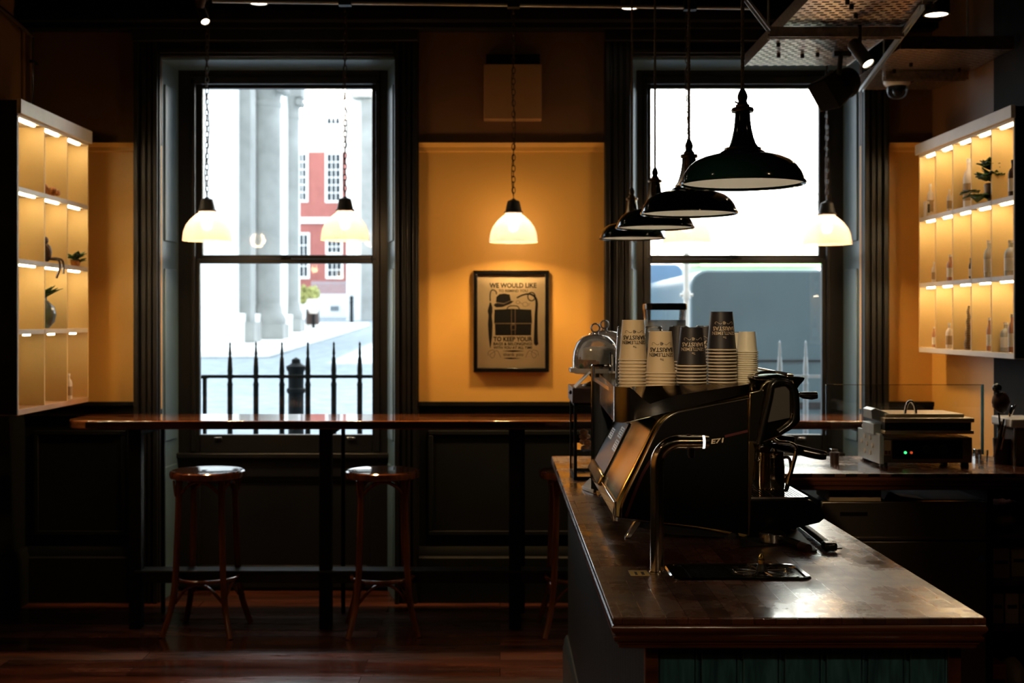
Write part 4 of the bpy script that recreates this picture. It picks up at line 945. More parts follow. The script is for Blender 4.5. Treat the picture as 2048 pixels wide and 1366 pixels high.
# under the back counter: fridge and open shelves
t = thing('undercounter_fridge', 'dark stainless undercounter fridge with two wide fronts beneath the back counter', 'fridge', (1.55, 4.95, 0))
fx0, fx1, fy = 1.22, 1.865, 4.76
bm = B(); box(bm, fx0, fx1, fy + .03, CY1 - .05, .05, PZ(1002, 4.76)); obj('body', bm, 'black', t)
za, zb = PZ(1078, 4.76), PZ(1003, 4.76)
bm = B(); box(bm, fx0 + .005, fx1 - .01, fy, fy + .03, za + .006, zb); obj('drawer', bm, 'dsteel', t, bev=.005)
bm = B(); box(bm, fx0 + .005, fx1 - .01, fy, fy + .03, .08, za - .008); d_ = obj('door', bm, 'dsteel', t, bev=.005)
bm = B(); tube(bm, [(PX(1962, fy), fy - .008, PZ(1117, fy)), (PX(1962, fy), fy + .001, PZ(1117, fy))], .013, 20); obj('lock', bm, 'bluepack', d_)
bm = B(); box(bm, PX(1680, fy), PX(1735, fy), fy - .002, fy, PZ(1032, fy), PZ(1024, fy)); obj('badge', bm, 'blackgloss', t)
bm = B(); box(bm, fx0 + .005, fx1 - .01, fy - .012, fy, za - .002, za + .01); obj('handle_rail', bm, 'dsteel', t, bev=.002)
t = thing('cardboard_carton', 'flat cream carton with a blue printed band, lying on top of the undercounter fridge', 'carton', (1.3, 4.85, PZ(1002, 4.76)))
z0 = PZ(1002, 4.76); D = 4.75
bm = B(); box(bm, PX(1659, D), PX(1762, D), D, D + .2, z0, PZ(974, D)); obj('box', bm, 'card', t, bev=.001)
bm = B(); box(bm, PX(1662, D), PX(1708, D), D - .001, D, PZ(993, D), PZ(988, D)); obj('printed_band', bm, 'bluepack', t)
bm = B(); text(bm, 'FILTERS', .028, .006, lambda x, y: (PX(1745, D) + x, D - .0008, PZ(978, D) + y)) if False else box(bm, PX(1664, D), PX(1680, D), D - .001, D, PZ(978.5, D), PZ(977, D)); obj('printed_line', bm, 'ink', t)
t = thing('paper_bundle', 'loose grey folded papers on the fridge beside the cream carton', 'paper', (1.55, 4.9, z0))
bm = B(); prism(bm, [(PX(1768, 4.8), z0), (PX(1850, 4.8), z0), (PX(1838, 4.8), z0 + .004), (PX(1800, 4.8), z0 + .012), (PX(1782, 4.8), z0 + .03), (PX(1776, 4.8), z0 + .026)], 4.8, 4.9, 'y'); obj('sheets', bm, 'kraft', t)

t = thing('storage_shelves', 'dark open storage shelves under the right end of the back counter', 'shelf', (2.08, 5.0, 0))
sx0, sx1 = PX(1982, 4.78), 2.27
bm = B(); box(bm, sx0 - .02, sx0, 4.76, 5.18, 0, .87); obj('side', bm, 'black', t)
bm = B(); box(bm, sx0, sx1, 5.16, 5.18, 0, .87); obj('back', bm, 'black', t)
SHZ = [PZ(1066, 4.78), PZ(1160, 4.78), PZ(1252, 4.78), .0]
for z in SHZ[:3] + [.05]: bm = B(); box(bm, sx0, sx1, 4.76, 5.16, z - .018, z); obj('shelf_board', bm, 'darkbrown', t)
def pack(name, lab, cat, px0, px1, ya, zb, m, D=4.82, dep=.14, lump=0):
    t = thing(name, lab, cat, (PX((px0 + px1) / 2, D), D, zb)); bm = B()
    if lump:
        ball(bm, (PX((px0 + px1) / 2, D), D + .08, (zb + PZ(ya, D)) / 2), 1, ((PX(px1, D) - PX(px0, D)) / 2, .08, (PZ(ya, D) - zb) / 2), 20)
        for v in bm.verts: v.co += Vector((random.uniform(-.004, .004), random.uniform(-.006, .006), random.uniform(-.004, .004)))
        for v in bm.verts: v.co.z = max(v.co.z, zb)
    else: box(bm, PX(px0, D), PX(px1, D), D, D + dep, zb, PZ(ya, D))
    obj('bag' if lump else 'wrapper', bm, m, t, bev=0 if lump else .003)
    if not lump: bm = B(); box(bm, PX(px0 + 4, D), PX(px1 - 4, D), D - .001, D, zb + (PZ(ya, D) - zb) * .5, zb + (PZ(ya, D) - zb) * .62); obj('label_band', bm, 'ink', t)
pack('paper_sack', 'crumpled brown sack on the top open shelf under the back counter', 'sack', 1987, 2046, 1022, SHZ[0], 'kraft', lump=1)
pack('paper_sack', 'thin crumpled reddish sack lying over the brown one on the top open shelf', 'sack', 1992, 2060, 1006, SHZ[0] + .072, 'redpack', 4.84, lump=1)
pack('cardboard_box', 'kraft box with a dark mark on the second open shelf, left of its neighbour', 'box', 1985, 2020, 1098, SHZ[1], 'kraft', 4.80)
pack('cardboard_box', 'kraft box at the right end of the second open shelf', 'box', 2023, 2052, 1096, SHZ[1], 'card', 4.84)
pack('coffee_bag', 'tan packet standing leftmost on the third open shelf', 'packet', 1984, 2008, 1186, SHZ[2], 'kraft', 4.81, .1)
pack('coffee_bag', 'tan packet in the middle of the third open shelf', 'packet', 2011, 2038, 1186, SHZ[2], 'card', 4.81, .1)
pack('coffee_bag', 'packet with a red corner at the right of the third open shelf', 'packet', 2040, 2062, 1186, SHZ[2], 'kraft', 4.81, .1)
pack('storage_tin', 'dark red tin on the lowest open shelf', 'tin', 1983, 2014, 1330, .05, 'redpack', 4.80, .12)
pack('paper_sack', 'pale lumpy sack beside the dark red tin on the lowest open shelf', 'sack', 2020, 2062, 1325, .05, 'card', 4.82, lump=1)

# ================================================================== WATER TAP AND RINSER
D = 2.81; k_ = F / D
tx = PX(1314, D); t = thing('water_tap', 'brushed steel column tap with a bent spout and a glowing white ring', 'tap', (tx, D, CZ))
r = .0152; zt = PZ(884, D); pts = [(tx, D, CZ + .006), (tx, D, zt - .06)] + [(tx + .05 * (1 - math.cos(a)), D, zt - .05 + .05 * math.sin(a)) for a in [PI / 2 * k / 10 for k in range(1, 11)]] + [(PX(1404, D), D, zt)]
bm = B(); tube(bm, pts, r, 28); obj('column', bm, 'steel', t)
bm = B(); tube(bm, [(PX(1404, D), D, zt), (PX(1409, D), D, zt)], r * .97, 28); obj('light_ring', bm, 'ringled', t)
bm = B(); tube(bm, [(PX(1409, D), D, zt), (PX(1417, D), D, zt)], [r, r * .96], 28); obj('end_cap', bm, 'steel', t)
bm = B(); lathe(bm, [(0, 0), (r * 1.18, 0), (r * 1.18, .005), (r, .007), (0, .007)], (tx, D, CZ), 28); obj('base_collar', bm, 'steel', t)
bm = B(); lathe(bm, [(.0085, .0), (.0085, -.018), (.007, -.0185), (.007, -.023), (0, -.023)], (PX(1382, D), D, zt - r + .003), 20); obj('nozzle', bm, 'chrome', t)
bm = B(); box(bm, PX(1368, D), PX(1372, D), D - .004, D + .004, zt - r - .002, zt - r + .002); obj('grub_screw', bm, 'chrome', t)
bm = B(); lathe(bm, [(0, .003), (.0045, .003), (.0045, 0), (0, 0)], (PX(1377, D), D, zt + r - .001), 14); obj('touch_button', bm, 'red', t)
t = thing('drip_tray', 'recessed steel drip tray with a perforated grid in the counter top', 'drip tray', (.47, 2.85, CZ))
x0, x1, y0, y1 = PX(1345, 2.74), PX(1628, 2.74), 2.735, 2.905
bm = B(); pts = rrect(x0, x1, y0, y1, .03); ins = rrect(x0 + .012, x1 - .012, y0 + .012, y1 - .012, .02)
o1 = [bm.verts.new((p[0], p[1], CZ + .0015)) for p in pts]; o2 = [bm.verts.new((p[0], p[1], CZ + .005)) for p in rrect(x0 + .003, x1 - .003, y0 + .003, y1 - .003, .028)]; o3 = [bm.verts.new((p[0], p[1], CZ + .0045)) for p in ins]; o4 = [bm.verts.new((p[0], p[1], CZ + .001)) for p in ins]
for A, C_ in ((o1, o2), (o2, o3), (o3, o4)):
    for i in range(len(A)): bm.faces.new([A[i], A[(i + 1) % len(A)], C_[(i + 1) % len(A)], C_[i]])
bm.faces.new(o4); obj('rim', bm, 'chrome', t)
bm = B(); gx0, gx1, gy0, gy1 = x0 + .045, x1 - .028, y0 + .022, y1 - .018; cx, cy = PX(1523, 2.82), 2.82; n_ = 0
box(bm, gx0, gx1, gy0, gy0 + .006, CZ + .0015, CZ + .004); box(bm, gx0, gx1, gy1 - .006, gy1, CZ + .0015, CZ + .004); box(bm, gx0, gx0 + .006, gy0, gy1, CZ + .0015, CZ + .004); box(bm, gx1 - .006, gx1, gy0, gy1, CZ + .0015, CZ + .004)
for j in range(1, 9):
    y = gy0 + (gy1 - gy0) * j / 9
    xe = gx1 if abs(y - cy) > .062 else cx - math.sqrt(.062 ** 2 - (y - cy) ** 2)
    box(bm, gx0, xe, y - .003, y + .003, CZ + .0015, CZ + .004)
    if xe < gx1: box(bm, cx + math.sqrt(.062 ** 2 - (y - cy) ** 2), gx1, y - .003, y + .003, CZ + .0015, CZ + .004)
for i in range(1, 8): x = gx0 + (cx - .06 - gx0) * i / 8; box(bm, x - .002, x + .002, gy0, gy1, CZ + .0015, CZ + .0038)
obj('grid', bm, 'chrome', t, flatshade=True, recalc=False)
bm = B(); tube(bm, [(cx + .062 * math.cos(a), cy + .062 * math.sin(a), CZ + .003) for a in [2 * PI * k / 36 for k in range(36)]], .002, 6, closed=True)
for k in range(8): a = 2 * PI * k / 8 + .2; tube(bm, [(cx + .008 * math.cos(a), cy + .008 * math.sin(a), CZ + .005), (cx + .062 * math.cos(a), cy + .062 * math.sin(a), CZ + .004)], .002, 6)
obj('rinser_star', bm, 'chrome', t)
bm = B(); lathe(bm, [(0, .002), (.012, .002), (.012, .012), (.009, .016), (.009, .021), (0, .021)], (cx, cy, CZ), 20); obj('rinser_base', bm, 'blackmatt', t)
bm = B(); lathe(bm, [(.0075, .021), (.0075, .029), (.0055, .031), (.0065, .036), (.003, .042), (0, .042)], (cx, cy, CZ), 16); obj('rinser_nozzle', bm, 'brass', t)
t = thing('taped_label', 'small yellow paper label taped to the counter beside the tap base', 'label', (PX(1278, 2.8), 2.81, CZ))
bm = B(); prism(bm, [(PX(1262, 2.78), 2.78), (PX(1301, 2.78), 2.78), (PX(1293, 2.84), 2.84), (PX(1256, 2.84), 2.84)], CZ + .0006, CZ + .0012, 'z'); obj('label', bm, 'yellowlab', t)
bm = B()
for a, b_ in ((1270, 1275), (1283, 1289)): box(bm, PX(a, 2.8), PX(b_, 2.8), 2.79, 2.822, CZ + .0012, CZ + .0016)
obj('printed_mark', bm, 'ink', t)
# ================================================================== ESPRESSO MACHINE
D0, D1 = 3.24, 4.08
def mx_(px): return PX(px, D0)
def mz_(py): return PZ(py, D0)
def mp(pts): return [(mx_(a), mz_(b)) for a, b in pts]
t = thing('espresso_machine', 'large bronze and black espresso machine standing on the coffee counter', 'coffee machine', (mx_(1400), 3.66, CZ))
EM = t
def spoly(pts, sub=4):      # smooth open poly in px
    return [(v.x, v.y) for v in smoothpath([(a, b, 0) for a, b in pts], sub)]
rear = [(1229, 1036), (1231, 1008), (1262, 945), (1292, 885), (1308, 853), (1328, 830), (1352, 818)]
body = spoly(rear, 3) + [(1420, 806), (1499, 789), (1499, 860), (1497, 960), (1500, 1072), (1490, 1078), (1400, 1058)]
bm = B(); prism(bm, mp(body), D0 + .012, D1, 'y'); obj('body', bm, 'brass', t, bev=.003)
side = [(1242, 1036), (1246, 1006), (1275, 945), (1304, 884), (1320, 853), (1338, 834), (1358, 824)]
sp = spoly(side, 3) + [(1420, 811), (1496, 796), (1496, 1070), (1400, 1054)]
for y0, y1 in ((D0, D0 + .014), (D1 - .002, D1 + .012)):
    bm = B(); prism(bm, mp(sp), y0 + .003, y1, 'y'); obj('side_panel', bm, 'satin', t, bev=.002)
bm = B(); P_ = [(p[0], D0 + .004, p[1]) for p in mp(spoly(side, 3) + [(1420, 811), (1498, 796)])]; tube(bm, P_, .0030, 8); obj('side_trim', bm, 'chrome', t)
bm = B(); fn = lambda x, y: (mx_(x), D0 + .0022, mz_(y))
ribbon(bm, spoly([(1252, 1034), (1268, 990), (1290, 940), (1318, 905), (1360, 888), (1412, 879)], 5), 6, fn); ribbon(bm, [(1450, 873), (1496, 862)], 5, fn); obj('red_stripe', bm, 'red', t, recalc=False)
bm = B(); text(bm, 'E71', 24 / 772, 10 / 772, lambda x, y: (mx_(1435) + x + y * .15, D0 + .0015, mz_(882) + y + x * .12), .03); obj('side_lettering', bm, 'cuprim', t, recalc=False)
# lower rear lip (polished bevel along the bottom)
bm = B(); prism(bm, mp([(1229, 1036), (1226, 1030), (1228, 1004), (1233, 1004), (1233, 1036)]), D0 + .004, D1, 'y'); obj('rear_lip', bm, 'chrome', t, bev=.002)
# rear display window, lying on the slanted rear face; authored in (s along slope, y along machine)
A_ = Vector((mx_(1232), 0, mz_(1005))); B__ = Vector((mx_(1292), 0, mz_(885))); sl = (B__ - A_); Ls = sl.length; sl.normalize(); nn = Vector((-sl.z, 0, sl.x))
if nn.x > 0: nn = -nn
def RF(s, y, o=.002): p = A_ + sl * s + nn * o; return (p.x, y, p.z)
bm = B(); 
def slab(s0, s1, y0, y1, o0, o1):
    vs = [bm.verts.new(RF(s, y, o)) for s in (s0, s1) for y in (y0, y1) for o in (o0, o1)]
    for q in ((0, 1, 3, 2), (4, 6, 7, 5), (0, 4, 5, 1), (2, 3, 7, 6), (0, 2, 6, 4), (1, 5, 7, 3)): bm.faces.new([vs[i] for i in q])
slab(.02, Ls + .01, D0 + .44, D1 - .02, -.002, .003); obj('rear_display', bm, 'blackgloss', t, bev=.001)
bm = B(); slab(-.015, .02, D0 + .42, D1, -.004, .010); obj('rear_chin', bm, 'brass', t, bev=.004)
bm = B()
for a in ((.02, Ls + .012, D0 + .435, D0 + .441), (.02, Ls + .012, D1 - .022, D1 - .016), (Ls + .008, Ls + .013, D0 + .435, D1 - .016)): slab(*a, -.002, .005)
obj('display_frame', bm, 'chrome', t)
bm = B()                                                         # white stickers on the rear
bm.free()
for fq, yd in ((.856, D0 + .52), (.726, D0 + .72), (.62, D0 + .50)):
    bm = B(); slab(fq * Ls - .017, fq * Ls + .017, yd - .045, yd + .045, .0032, .0038); st = obj('white_sticker', bm, 'sticker', t); st['label'] = 'white sticker with fine print'
    bm = B()
    for q in range(4): slab(fq * Ls - .011 + q * .007, fq * Ls - .009 + q * .007, yd - .035, yd + .035 - .012 * (q % 2), .0038, .0042)
    obj('fine_print', bm, 'smoke', st)
# cup rail: plan outline with rounded corners, height tapering forward
ztop = 1.346; px_l, px_r = 1229, 1518
xl, xr = mx_(px_l), mx_(px_r)
out = [(x + max(0, y - D0) * .03 * (x < (xl + xr) / 2), y) for x, y in rrect(xl, xr, D0 + .0, D1 + .005, .05, 8)]
def zb_(x): u = (x - xl) / (xr - xl); return mz_(846) + (mz_(786) - mz_(846)) * min(1, max(0, (u - .06) * 1.15))
def zt_(x): u = (x - xl) / (xr - xl); return ztop + .012 * max(0, u - .2)
zin = zt_
def zo_(x, y):                                  # the near edge slopes down from the tray to the outer lip
    w_ = min(1, max(0, (D0 + .045 - y) / .045)); q = [(1229, 775), (1262, 775), (1297, 809), (1349, 791), (1500, 768), (1600, 766)]; p_ = CX + x * F / D0
    for (a, b_), (c_, d_) in zip(q, q[1:]):
        if a <= p_ <= c_: v = mz_(b_ + (d_ - b_) * (p_ - a) / (c_ - a)); break
    else: v = ztop
    return zt_(x) * (1 - w_) + min(v, zt_(x)) * w_
bm = B(); dens = []
for (xa, ya), (xb, yb) in zip(out, out[1:] + out[:1]):
    n_ = max(1, int(math.hypot(xb - xa, yb - ya) / .02)); dens += [(xa + (xb - xa) * i / n_, ya + (yb - ya) * i / n_) for i in range(n_)]
out = dens; n_ = len(out); cxm, cym = (xl + xr) / 2, (D0 + D1) / 2
R0 = [bm.verts.new((x, y, zb_(x))) for x, y in out]; R1 = [bm.verts.new((x, y, zo_(x, y))) for x, y in out]
def insp(x, y, kx=.012, ky=.04): return (min(max(x, xl + kx), xr - kx), min(max(y, D0 + ky), D1 - .012))
ins = [insp(x, y) for x, y in out]
R2 = [bm.verts.new((x, y, zt_(x))) for x, y in ins]; R3 = [bm.verts.new((x, y, 1.332)) for x, y in ins]; R4 = [bm.verts.new((x + (.01 if x < cxm else -.01), y + (.01 if y < cym else -.01), zb_(x))) for x, y in out]
for A, C_ in ((R0, R1), (R1, R2), (R2, R3), (R4, R0)):
    for i in range(n_): bm.faces.new([A[i], A[(i + 1) % n_], C_[(i + 1) % n_], C_[i]])
obj('cup_rail', bm, 'rail', t, angle=25)
bm = B(); prism(bm, rrect(xl + .008, xr - .008, D0 + .036, D1 - .004, .03), 1.322, 1.333, 'z'); obj('cup_tray', bm, 'steel', t)
bm = B(); box(bm, mx_(1300), mx_(1495), D0 + .03, D1 - .01, mz_(825), 1.322); obj('top_housing', bm, 'satin', t)
# front head
bm = B(); prism(bm, mp([(1500, 786), (1530, 779), (1514, 884), (1498, 884)]), D0 + .006, D1, 'y'); obj('front_pillar', bm, 'steel', t, bev=.002)
head = spoly([(1518, 790), (1528, 768), (1548, 760), (1580, 762), (1598, 778), (1602, 800)], 4) + [(1603, 842), (1592, 856), (1562, 874), (1516, 892)]
bm = B(); prism(bm, mp(head), D0 + .012, D1 - .006, 'y'); obj('head_housing', bm, 'rail', t, bev=.004)
bm = B(); hp = mp([(1545, 778), (1572, 773), (1580, 782), (1581, 836), (1532, 846), (1533, 835)]); prism(bm, hp, D0 + .004, D0 + .014, 'y'); obj('mirror_panel', bm, 'smoke', t, bev=.001)
bm = B(); pp = mp(spoly([(1520, 888), (1540, 800), (1548, 768), (1574, 765), (1588, 782), (1590, 838), (1560, 866)], 5)); tube(bm, [(a, D0 + .006, b) for a, b in pp], .0085, 10); obj('side_frame', bm, 'blackgloss', t)
bm = B(); prism(bm, mp([(1583, 828), (1594, 826), (1592, 842), (1581, 844)]), D0 + .002, D0 + .01, 'y'); obj('trim_plate', bm, 'chrome', t, bev=.001)
bm = B(); prism(bm, mp([(1508, 758), (1512, 753), (1560, 750), (1616, 756), (1614, 762), (1605, 772), (1598, 784), (1594, 776), (1590, 764), (1520, 762)]), D0 + .03, D1 - .02, 'y'); obj('top_spout', bm, 'chrome', t, bev=.003)
bm = B(); tube(bm, smoothpath([(mx_(1516), D0 + .05, mz_(752)), (mx_(1530), D0 + .05, mz_(747)), (mx_(1560), D0 + .05, mz_(746)), (mx_(1590), D0 + .05, mz_(752)), (mx_(1590), D1 - .1, mz_(752)), (mx_(1520), D1 - .1, mz_(752))], 4), .004, 8); obj('cup_guard', bm, 'chrome', t)
# group heads, portafilters, steam levers, wands
for gi, y in enumerate((D0 + .22, D0 + .46, D0 + .70)):
    gx = mx_(1556)
    if gi < 2 or True:
        bm = B(); lathe(bm, [(0, .0), (.034, 0), (.037, -.01), (.037, -.03), (.031, -.035), (.0, -.035)], (gx, y, mz_(872)), 28); obj('group_head', bm, 'chrome', t)
        bm = B(); lathe(bm, [(0, -.035), (.033, -.035), (.035, -.04), (.034, -.052), (.027, -.062), (.012, -.066), (.012, -.074), (0, -.074)], (gx, y, mz_(872)), 28); pf = obj('portafilter', bm, 'chrome', t)
        a = (gx + .03, y - .02, mz_(872) - .046); e = Vector((.135, -.05, -.022)) if gi == 0 else Vector((.11, -.03, -.006))
        a = Vector(a); pts = smoothpath([a, a + e * .3 + Vector((0, 0, .004)), a + e * .7, a + e], 4)
        bm = B(); tube(bm, pts, [.007, .008, .010, .012, .0128, .013, .0135, .0138, .0138, .0138, .0135, .013, .010][:len(pts)], 14); obj('portafilter_handle', bm, 'blackgloss', pf)
        bm = B(); lathe(bm, [(0, -.074), (.010, -.074), (.012, -.084), (.006, -.09), (0, -.09)], (gx - .012, y, mz_(872)), 12); obj('spout', bm, 'chrome', pf)
for y in (D0 + .03, D1 - .05):
    bm = B(); tube(bm, [(mx_(1598), y, mz_(791)), (mx_(1606), y, mz_(791))], .006, 12); obj('lever_stem', bm, 'chrome', t)
    bm = B(); tube(bm, [(mx_(1604), y, mz_(790)), (mx_(1612), y, mz_(792)), (mx_(1630), y, mz_(793)), (mx_(1640), y, mz_(792)), (mx_(1641), y, mz_(792))], [.006, .009, .0105, .009, .003], 16); obj('steam_lever', bm, 'blackgloss', t)
    bm = B(); tube(bm, smoothpath([(mx_(1554), y, mz_(846)), (mx_(1549), y, mz_(862)), (mx_(1550), y - .004, mz_(876)), (mx_(1561), y - .01, mz_(886)), (mx_(1582), y - .012, mz_(888)), (mx_(1594), y - .012, mz_(896)), (mx_(1595), y - .012, mz_(908)), (mx_(1588), y - .012, mz_(935)), (mx_(1578), y - .012, mz_(975))], 5), .0055, 12); w_ = obj('steam_wand', bm, 'chrome', t)
    bm = B(); tube(bm, [(mx_(1579), y - .012, mz_(970)), (mx_(1575), y - .012, mz_(985))], [.0065, .005], 12); obj('wand_tip', bm, 'blackgloss', w_)
# drip tray of the machine
dt = [(1499, 1000)] + spoly([(1608, 999), (1628, 1004), (1645, 1020), (1652, 1036)], 4) + [(1640, 1046), (1580, 1060), (1500, 1074)]
bm = B(); prism(bm, mp(dt), D0 + .004, D1 - .004, 'y'); obj('drip_tray', bm, 'satin', t, bev=.003)
bm = B(); x = mx_(1506); zz = mz_(1000)
box(bm, mx_(1504), mx_(1620), D0 + .012, D0 + .020, zz, zz + .006); box(bm, mx_(1504), mx_(1620), D1 - .022, D1 - .014, zz, zz + .006); box(bm, mx_(1612), mx_(1620), D0 + .012, D1 - .014, zz, zz + .006); box(bm, mx_(1504), mx_(1610), (D0 + D1) / 2 - .003, (D0 + D1) / 2 + .003, zz, zz + .003)
n_ = 16
for k in range(n_): xx = mx_(1505) + (mx_(1612) - mx_(1505)) * k / n_; box(bm, xx, xx + .0045, D0 + .02, D1 - .02, zz + .002, zz + .006)
obj('drip_grille', bm, 'chrome', t, recalc=False, flatshade=True)
bm = B(); prism(bm, mp([(1498, 884), (1506, 884), (1510, 900), (1503, 1000), (1500, 1072), (1496, 1072)]), D0 + .004, D0 + .03, 'y'); obj('front_edge', bm, 'brassdark', t, bev=.001)
# feet
for y in (D0 + .03, D1 - .04):
    bm = B(); prism(bm, [(mx_(1272), mz_(1046)), (mx_(1283), mz_(1044)), (mx_(1283), mz_(1050)), (mx_(1263), CZ + .001), (mx_(1251), CZ + .001), (mx_(1254), CZ + .008)], y - .012, y + .012, 'y'); obj('foot', bm, 'chrome', t, bev=.002)
    bm = B(); prism(bm, [(mx_(1274), mz_(1046)), (mx_(1480), mz_(1072)), (mx_(1480), mz_(1079)), (mx_(1345), mz_(1072)), (mx_(1276), mz_(1056))], y - .01, y + .01, 'y'); obj('foot_bar', bm, 'blackmatt', t)
    bm = B(); lathe(bm, [(0, 0), (.022, 0), (.022, .012), (.014, .03), (0, .03)], (mx_(1470), y, CZ), 18); obj('foot', bm, 'blackmatt', t)
bm = B(); box(bm, mx_(1230), mx_(1238), D0 + .02, D0 + .06, mz_(1046), mz_(1034)); obj('corner_stud', bm, 'chrome', t, bev=.002)

# ================================================================== MILK JUGS on the drip grille
def jug(name, lab, x, y, r, h):
    t = thing(name, lab, 'jug', (x, y, zz + .006), 'steel milk jugs'); z = zz + .006
    bm = B(); lathe(bm, [(0, 0), (r * .96, 0), (r, .006), (r, h * .62), (r * .93, h * .82), (r * .93, h * .96), (r * .97, h), (r * .93, h - .001), (r * .88, h * .8), (r * .9, .01), (0, .008)], (x, y, z), 36); obj('body', bm, 'steel2', t)
    bm = B(); tube(bm, smoothpath([(x + r * .9, y, z + h * .86), (x + r * 1.35, y - .006, z + h * .84), (x + r * 1.45, y - .006, z + h * .5), (x + r * 1.05, y, z + h * .24)], 5), .0042, 8); obj('handle', bm, 'steel2', t)
jug('milk_jug', 'polished steel milk jug on the drip grille, in front under the portafilter', PX(1544, 3.42), 3.42, .034, .098)
jug('milk_jug', 'polished steel milk jug half hidden behind the machine side, left of the front jug', PX(1517, 3.62), 3.62, .034, .108)

# ================================================================== CUPS ON THE MACHINE
TZ0 = 1.334
def cup(kind, r1, r0, h):
    """upside down paper cup, rim at z=0"""
    names = {'kraft': ('cupkraft', 'cuprim'), 'black': ('cupblack', 'cuprim'), 'cream': ('cupcream', 'cupcream')}[kind]
    t = thing('paper_cup', 'x', 'cup', (0, 0, 0))
    bm = B(); lathe(bm, [(r1 - .0015, .003), (r0, h), (r0 - .002, h), (r0 - .0022, h - .006), (0, h - .006)], n=40); obj('cup_wall', bm, names[0], t)
    bm = B(); lathe(bm, [(r1 - .0005, .0), (r1 + .0013, .0008), (r1 + .0015, .003), (r1 - .001, .0042), (r1 - .002, .003), (r1 - .0005, .0)], n=40); obj('rim', bm, names[1], t)
    return t
def print_on(root, r1, r0, h, m, rz):
    """lettering wrapped on the cone, upside down, facing -y"""
    def W(u, v, o=.0006):                     # u right, v up on the inverted cup
        z = v; r = r1 + (r0 - r1) * z / h + o; a = -PI / 2 + rz + u / r
        return (r * math.cos(a), r * math.sin(a), z)
    s = h / .113
    bm = B()
    # read upside down: rotate the flat text by 180 degrees
    text(bm, 'BARISTAS', .070 * s, .0118 * s, lambda x, y: W(-x, .064 * s - y), .025)
    text(bm, 'GENTLEMEN', .076 * s, .0098 * s, lambda x, y: W(-x, .0505 * s - y), .012)
    text(bm, 'The', .010 * s, .006 * s, lambda x, y: W(-x, .0385 * s - y), .01)
    text(bm, '4B', .009 * s, .009 * s, lambda x, y: W(-x, .080 * s - y), .02)
    for q in (-1, 1): ribbon(bm, smoothpath([(q * .007, .080, 0), (q * .011, .077, 0), (q * .016, .079, 0), (q * .022, .083, 0), (q * .027, .082, 0), (q * .028, .078, 0), (q * .025, .077, 0)], 4), .0010, lambda x, y: W(x * s, y * s))
    return obj('lettering', bm, m, root, recalc=False)
ORD = ['topmost', 'second', 'third', 'fourth', 'fifth', 'sixth', 'seventh', 'eighth', 'ninth', 'tenth', 'eleventh', 'twelfth', 'thirteenth', 'fourteenth', 'fifteenth', 'sixteenth', 'seventeenth', 'eighteenth', 'nineteenth', 'twentieth']
SPEC = {'kraft': (.0400, .0300, .112), 'black': (.0405, .0295, .104), 'cream': (.0285, .0215, .056)}
def stack(kind, px, D, n, pitch, where, printed=True, rz=0, group=None):
    r1, r0, h = SPEC[kind]; x = PX(px, D)
    desc = {'kraft': 'cream paper cup', 'black': 'black paper cup', 'cream': 'small pale paper cup'}[kind]
    for k in range(n):
        z = TZ0 + (n - 1 - k) * pitch
        if k == 0 or k == 1:
            c = cup(kind, r1, r0, h)
            if k == 0 and printed: print_on(c, r1, r0, h, 'ink' if kind == 'kraft' else 'goldink', rz)
            c.location = (x, D, z); base = c
        else: c = dup(base, (x, D, z))
        c['label'] = '%s, %s in %s' % (desc, ('topmost' if k == 0 else 'lowest' if k == n - 1 else ORD[k] + ' down'), where)
        c['group'] = group or desc + 's in ' + where
stack('kraft', 1266, 3.46, 9, .0093, 'the tall cream stack at far left', rz=.03)
stack('kraft', 1321, 3.33, 6, .0088, 'the shorter cream stack', rz=-.02)
stack('black', 1383, 3.34, 8, .0089, 'the shorter front black stack')
stack('black', 1443, 3.36, 13, .0087, 'the tall front black stack', rz=.06)
stack('cream', 1494, 3.37, 18, .0058, 'the small pale stack at far right', printed=False)
stack('black', 1357, 3.68, 8, .0089, 'the plain rear black stack', printed=False)
stack('black', 1411, 3.66, 8, .0089, 'the black stack behind the tall one', rz=.35)
stack('cream', 1473, 3.66, 17, .0058, 'the hidden rear pale stack', printed=False)
def tumbler(h=.168, r0=.031, r1=.026):
    t = thing('glass_tumbler', 'x', 'glass', (0, 0, 0), 'upturned glasses on the machine')
    bm = B(); lathe(bm, [(r0, 0), (r0 * .97, h * .5), (r1, h * .93), (r1 * .9, h), (r1 * .5, h - .004), (0, h - .004)], n=16); lathe(bm, [(r0 - .003, 0), (r0 * .97 - .003, h * .5), (r1 - .004, h * .9), (0, h * .88)], n=16); obj('bowl', bm, 'domeglass', t, angle=60)
    bm = B(); lathe(bm, [(r1 * .93, h - .008), (r1 * .98, h - .002), (r1 * .8, h), (r1 * .78, h - .008)], n=16); obj('thick_base', bm, 'domeglass', t)
    return t
g0 = tumbler()
for k, (px, D, lab) in enumerate(((1252, 3.62, 'upturned clear glass behind the left edge of the tall cream cup stack'), (1307, 3.70, 'upturned clear glass between the two cream cup stacks'), (1359, 3.90, 'upturned clear glass rising behind the plain black cup stack'), (1408, 3.90, 'upturned clear glass between the plain and the half hidden black stacks'), (1466, 3.93, 'upturned clear glass behind the pale cups at the right'))):
    o = g0 if k == 0 else dup(g0, (0, 0, 0)); o.location = (PX(px, D), D, TZ0); o['label'] = lab
    if k == 4: o.scale = (.9, .9, .88)
